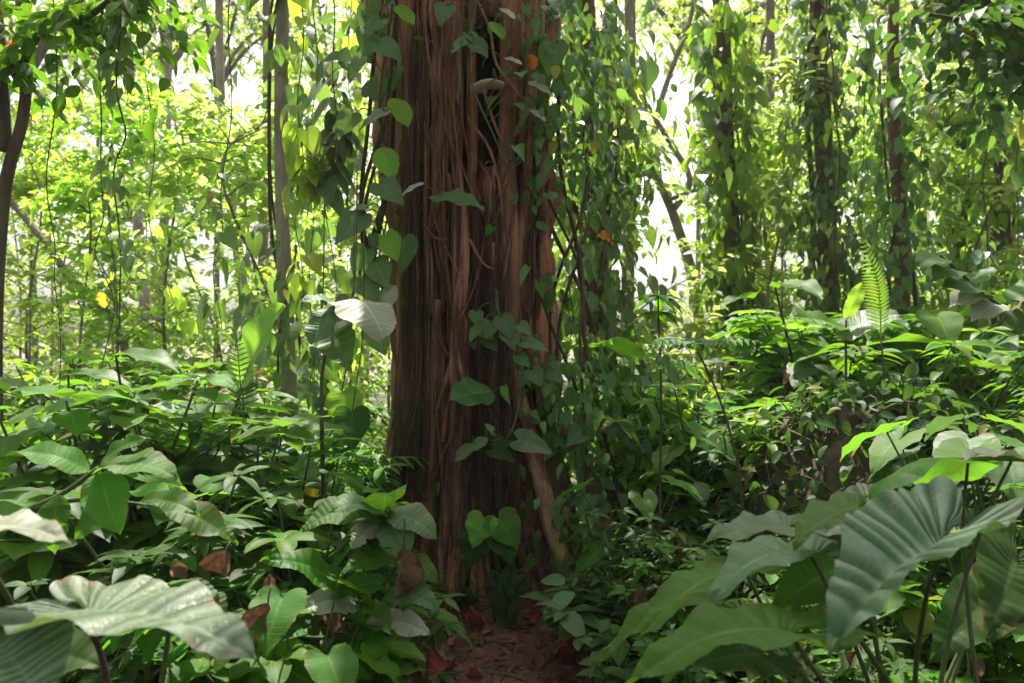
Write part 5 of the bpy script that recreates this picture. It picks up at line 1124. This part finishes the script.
# ground cover and litter
r = np.random.RandomState(92); mb = MB(); n = 15000
Yg = 1.4 + r.rand(n) ** 1.0 * 6.6; pxg = r.uniform(-60, 1084, n); xg = (pxg - 512) / F * Yg
dp = np.abs(xg - path_x(Yg)); keep = ((dp > .45 + .25 * r.rand(n)) | (Yg > 5.9)) & ((xg - TC[0]) ** 2 + (Yg - TC[1]) ** 2 > .75 ** 2)
xg, Yg = xg[keep], Yg[keep]; n = len(xg); zg = ground(xg, Yg) + r.gamma(1.6, .06, n)
a = r.rand(n) * 6.28; o = np.column_stack([np.cos(a), np.sin(a), r.uniform(-.2, .6, n)])
scatter(mb, LT_OVAL, np.column_stack([xg, Yg, zg]), o, UP + r.normal(size=(n, 3)) * .3, r.uniform(.04, .10, n), r.rand(n))
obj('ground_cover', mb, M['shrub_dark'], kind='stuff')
mb = MB(); n = 11000; Yg = 6.5 + r.rand(n) ** 1.4 * 16; pxg = r.uniform(-80, 1104, n); xg = (pxg - 512) / F * Yg; zg = ground(xg, Yg) + r.gamma(1.8, .11, n)
a = r.rand(n) * 6.28; o = np.column_stack([np.cos(a), np.sin(a), r.uniform(-.2, .6, n)])
scatter(mb, LT_SMALL, np.column_stack([xg, Yg, zg]), o, UP + r.normal(size=(n, 3)) * .3, r.uniform(.09, .19, n), r.rand(n))
obj('undergrowth', mb, M['fern'], kind='stuff')
mb = MB(); n = 7000; Yg = 1.5 + r.rand(n) * 5; pxg = r.uniform(0, 1024, n); pxg[:4800] = r.uniform(400, 610, 4800); xg = (pxg - 512) / F * Yg; zg = ground(xg, Yg) + .018
o = np.column_stack([r.normal(size=n), r.normal(size=n), np.zeros(n)])
scatter(mb, LT_LANCE, np.column_stack([xg, Yg, zg]), o, UP + r.normal(size=(n, 3)) * .35, r.uniform(.015, .075, n), r.rand(n))
obj('leaf_litter', mb, M['dead'], kind='stuff')
zone('at the foot of the giant tree', [('herb', [(415, 4.75, 592), (440, 4.6, 600), (468, 4.55, 604), (590, 4.55, 590), (575, 4.4, 600), (545, 4.5, 606)]), ('fern', [(430, 4.7, 580), (585, 4.7, 570), (610, 4.6, 560)])], 14)
tw = sorted([(445, 3.75), (478, 4.05), (505, 3.62), (530, 4.2), (548, 3.8), (575, 3.6), (462, 4.4), (520, 4.45)])
for k, (px, Y) in enumerate(tw):
    rr_ = np.random.RandomState(px); x = (px - 512) / F * Y; b = gp(x, Y, .028); a = rr_.rand() * 3.1; L = rr_.uniform(.08, .2)
    root = thing('fallen_twig', '%s dry brown twigs lying on the dirt path' % rank(k, len(tw)), 'twig', b, 0, 'dry twigs on the path')
    q = [gp(x + math.cos(a) * L * t_, Y + math.sin(a) * L * t_, .03 + .01 * rr_.rand()) + np.array((rr_.normal() * .008, rr_.normal() * .008, 0)) for t_ in (-1, -.4, .3, 1)]
    stalk(root, q, .006, .003, 'twig', 'stick'); stalk(root, [q[2], q[2] + np.array((math.cos(a + .8) * L * .4, math.sin(a + .8) * L * .4, .015))], .003, .002, 'twig', 'twig_fork', 5)
# dead stems with shrivelled leaves
for where, sp in (('low in the left thicket', [(150, 2.5, 560), (245, 2.3, 590), (285, 2.5, 575), (330, 2.6, 610), (60, 2.4, 600), (205, 2.9, 520)]), ('under the right giant leaves', [(770, 2.6, 600), (880, 2.5, 640), (960, 2.6, 610), (655, 3.2, 590)])):
    sp = sorted(sp)
    for k, (px, Y, top) in enumerate(sp):
        rr_ = np.random.RandomState(int(px)); b = gp((px - 512) / F * Y, Y, -.02); tp = P(px + rr_.uniform(-30, 30), top, Y)
        root = thing('dead_stem', '%s brown dead stems with shrivelled leaves %s' % (rank(k, len(sp)), where), 'dead plant', b, 0, 'brown dead stems ' + where)
        pl = bez([b, (b + tp) / 2 + np.array((rr_.uniform(-.06, .06), 0, 0)), tp], 14)
        stalk(root, pl, .006, .003, 'twig', 'stem')
        for j in range(3):
            q = pl[13 - 3 * j]; mb = MB(); scatter(mb, leaf_t('oval', 14, 3, .6, .3, wave=.10, curl=-1.0, seed=k * 5 + j, tear=.4, width=1.1), [q - b], [(rr_.uniform(-.6, .6), rr_.uniform(-.5, .2), -.9)], [(rr_.uniform(-.5, .5), -.8, .3)], rr_.uniform(.055, .10), rr_.rand()); obj('leaf', mb, M['dead'], root)
# single fallen leaves one can pick out on the path
FL = [(566, 513, 'red', .11), (470, 622, 'red', .12), (455, 628, 'dead', .12), (560, 632, 'red', .08), (573, 651, 'red', .12), (432, 655, 'dead', .13), (438, 672, 'red', .13), (425, 664, 'dead', .11), (490, 655, 'red', .05), (500, 676, 'dead', .07), (530, 660, 'dead', .06),
      (545, 614, 'dead', .09), (556, 612, 'red', .08), (520, 622, 'dead', .06), (446, 640, 'red', .08), (480, 640, 'dead', .05), (540, 640, 'dead', .05), (515, 640, 'red', .04), (582, 662, 'dead', .07), (508, 605, 'dead', .06), (470, 672, 'red', .06), (430, 680, 'red', .1), (552, 672, 'dead', .06), (463, 652, 'dead', .05), (535, 620, 'red', .07), (552, 606, 'red', .07), (567, 620, 'red', .06), (448, 625, 'red', .11), (490, 628, 'dead', .05)]
FL = [q for q in FL if q[1] > 590]
for col, look in (('red', 'red fallen leaves lying on the dirt path'), ('dead', 'brown fallen leaves lying on the dirt path')):
    L = sorted([q for q in FL if q[2] == col]); n = len(L)
    for k, (px, py, mt, sz) in enumerate(L):
        Y = H / ((py - 341.5) / F); x = (px - 512) / F * Y; z = float(ground(x, Y)) + .035
        rr_ = np.random.RandomState(int(px)); a = rr_.rand() * 6.28; tp = (math.cos(a), math.sin(a), .1)
        dead_leaf('%s %s' % (rank(k, n), look), (x, Y, z), (rr_.normal() * .3, -.3 + rr_.normal() * .2, 1), sz, ('oval', 'heart', 'round')[k % 3], mt, tp, .35, seed=int(px), name='fallen_leaf', group=look)
for k, pts in enumerate([[(428, 668, 3.62), (470, 664, 3.7), (500, 656, 3.78), (545, 662, 3.72)], [(470, 640, 3.98), (505, 632, 4.1), (560, 640, 4.0)]]):
    q = [np.array((P(*u)[0], u[2], float(ground(P(*u)[0], u[2])) + .012)) for u in pts]; root = thing('surface_root', ['gnarled root crossing the near end of the dirt path', 'thinner root crossing the path below the giant tree'][k], 'root', q[0])
    mb = MB(); p = bez(q, 20) - q[0]; tube(mb, p, np.linspace(.022, .012, 20), 8, lump=.2, seed=k); obj('bark', mb, M['bark_dark'], root)

# ------------------------------------------------------------------ humid air
m = bpy.data.materials.new('humid air'); m.use_nodes = True; t = m.node_tree; t.nodes.clear()
o = t.nodes.new('ShaderNodeOutputMaterial'); pv = t.nodes.new('ShaderNodeVolumePrincipled'); pv.inputs['Color'].default_value = (.94, .97, .90, 1); pv.inputs['Density'].default_value = .0015; pv.inputs['Anisotropy'].default_value = .1
t.links.new(pv.outputs[0], o.inputs['Volume'])
x0, x1, y0, y1, z0, z1 = -70, 70, -14, 75, -1.6, 15.5
bm = MB(); v = [(x, y, z) for z in (z0, z1) for y in (y0, y1) for x in (x0, x1)]
bm.add(v, [(0, 2, 3, 1), (4, 5, 7, 6), (0, 1, 5, 4), (2, 6, 7, 3), (0, 4, 6, 2), (1, 3, 7, 5)])
ho = bpy.data.objects.new('haze', bm.mesh('haze', m, False)); C.objects.link(ho); ho['kind'] = 'stuff'
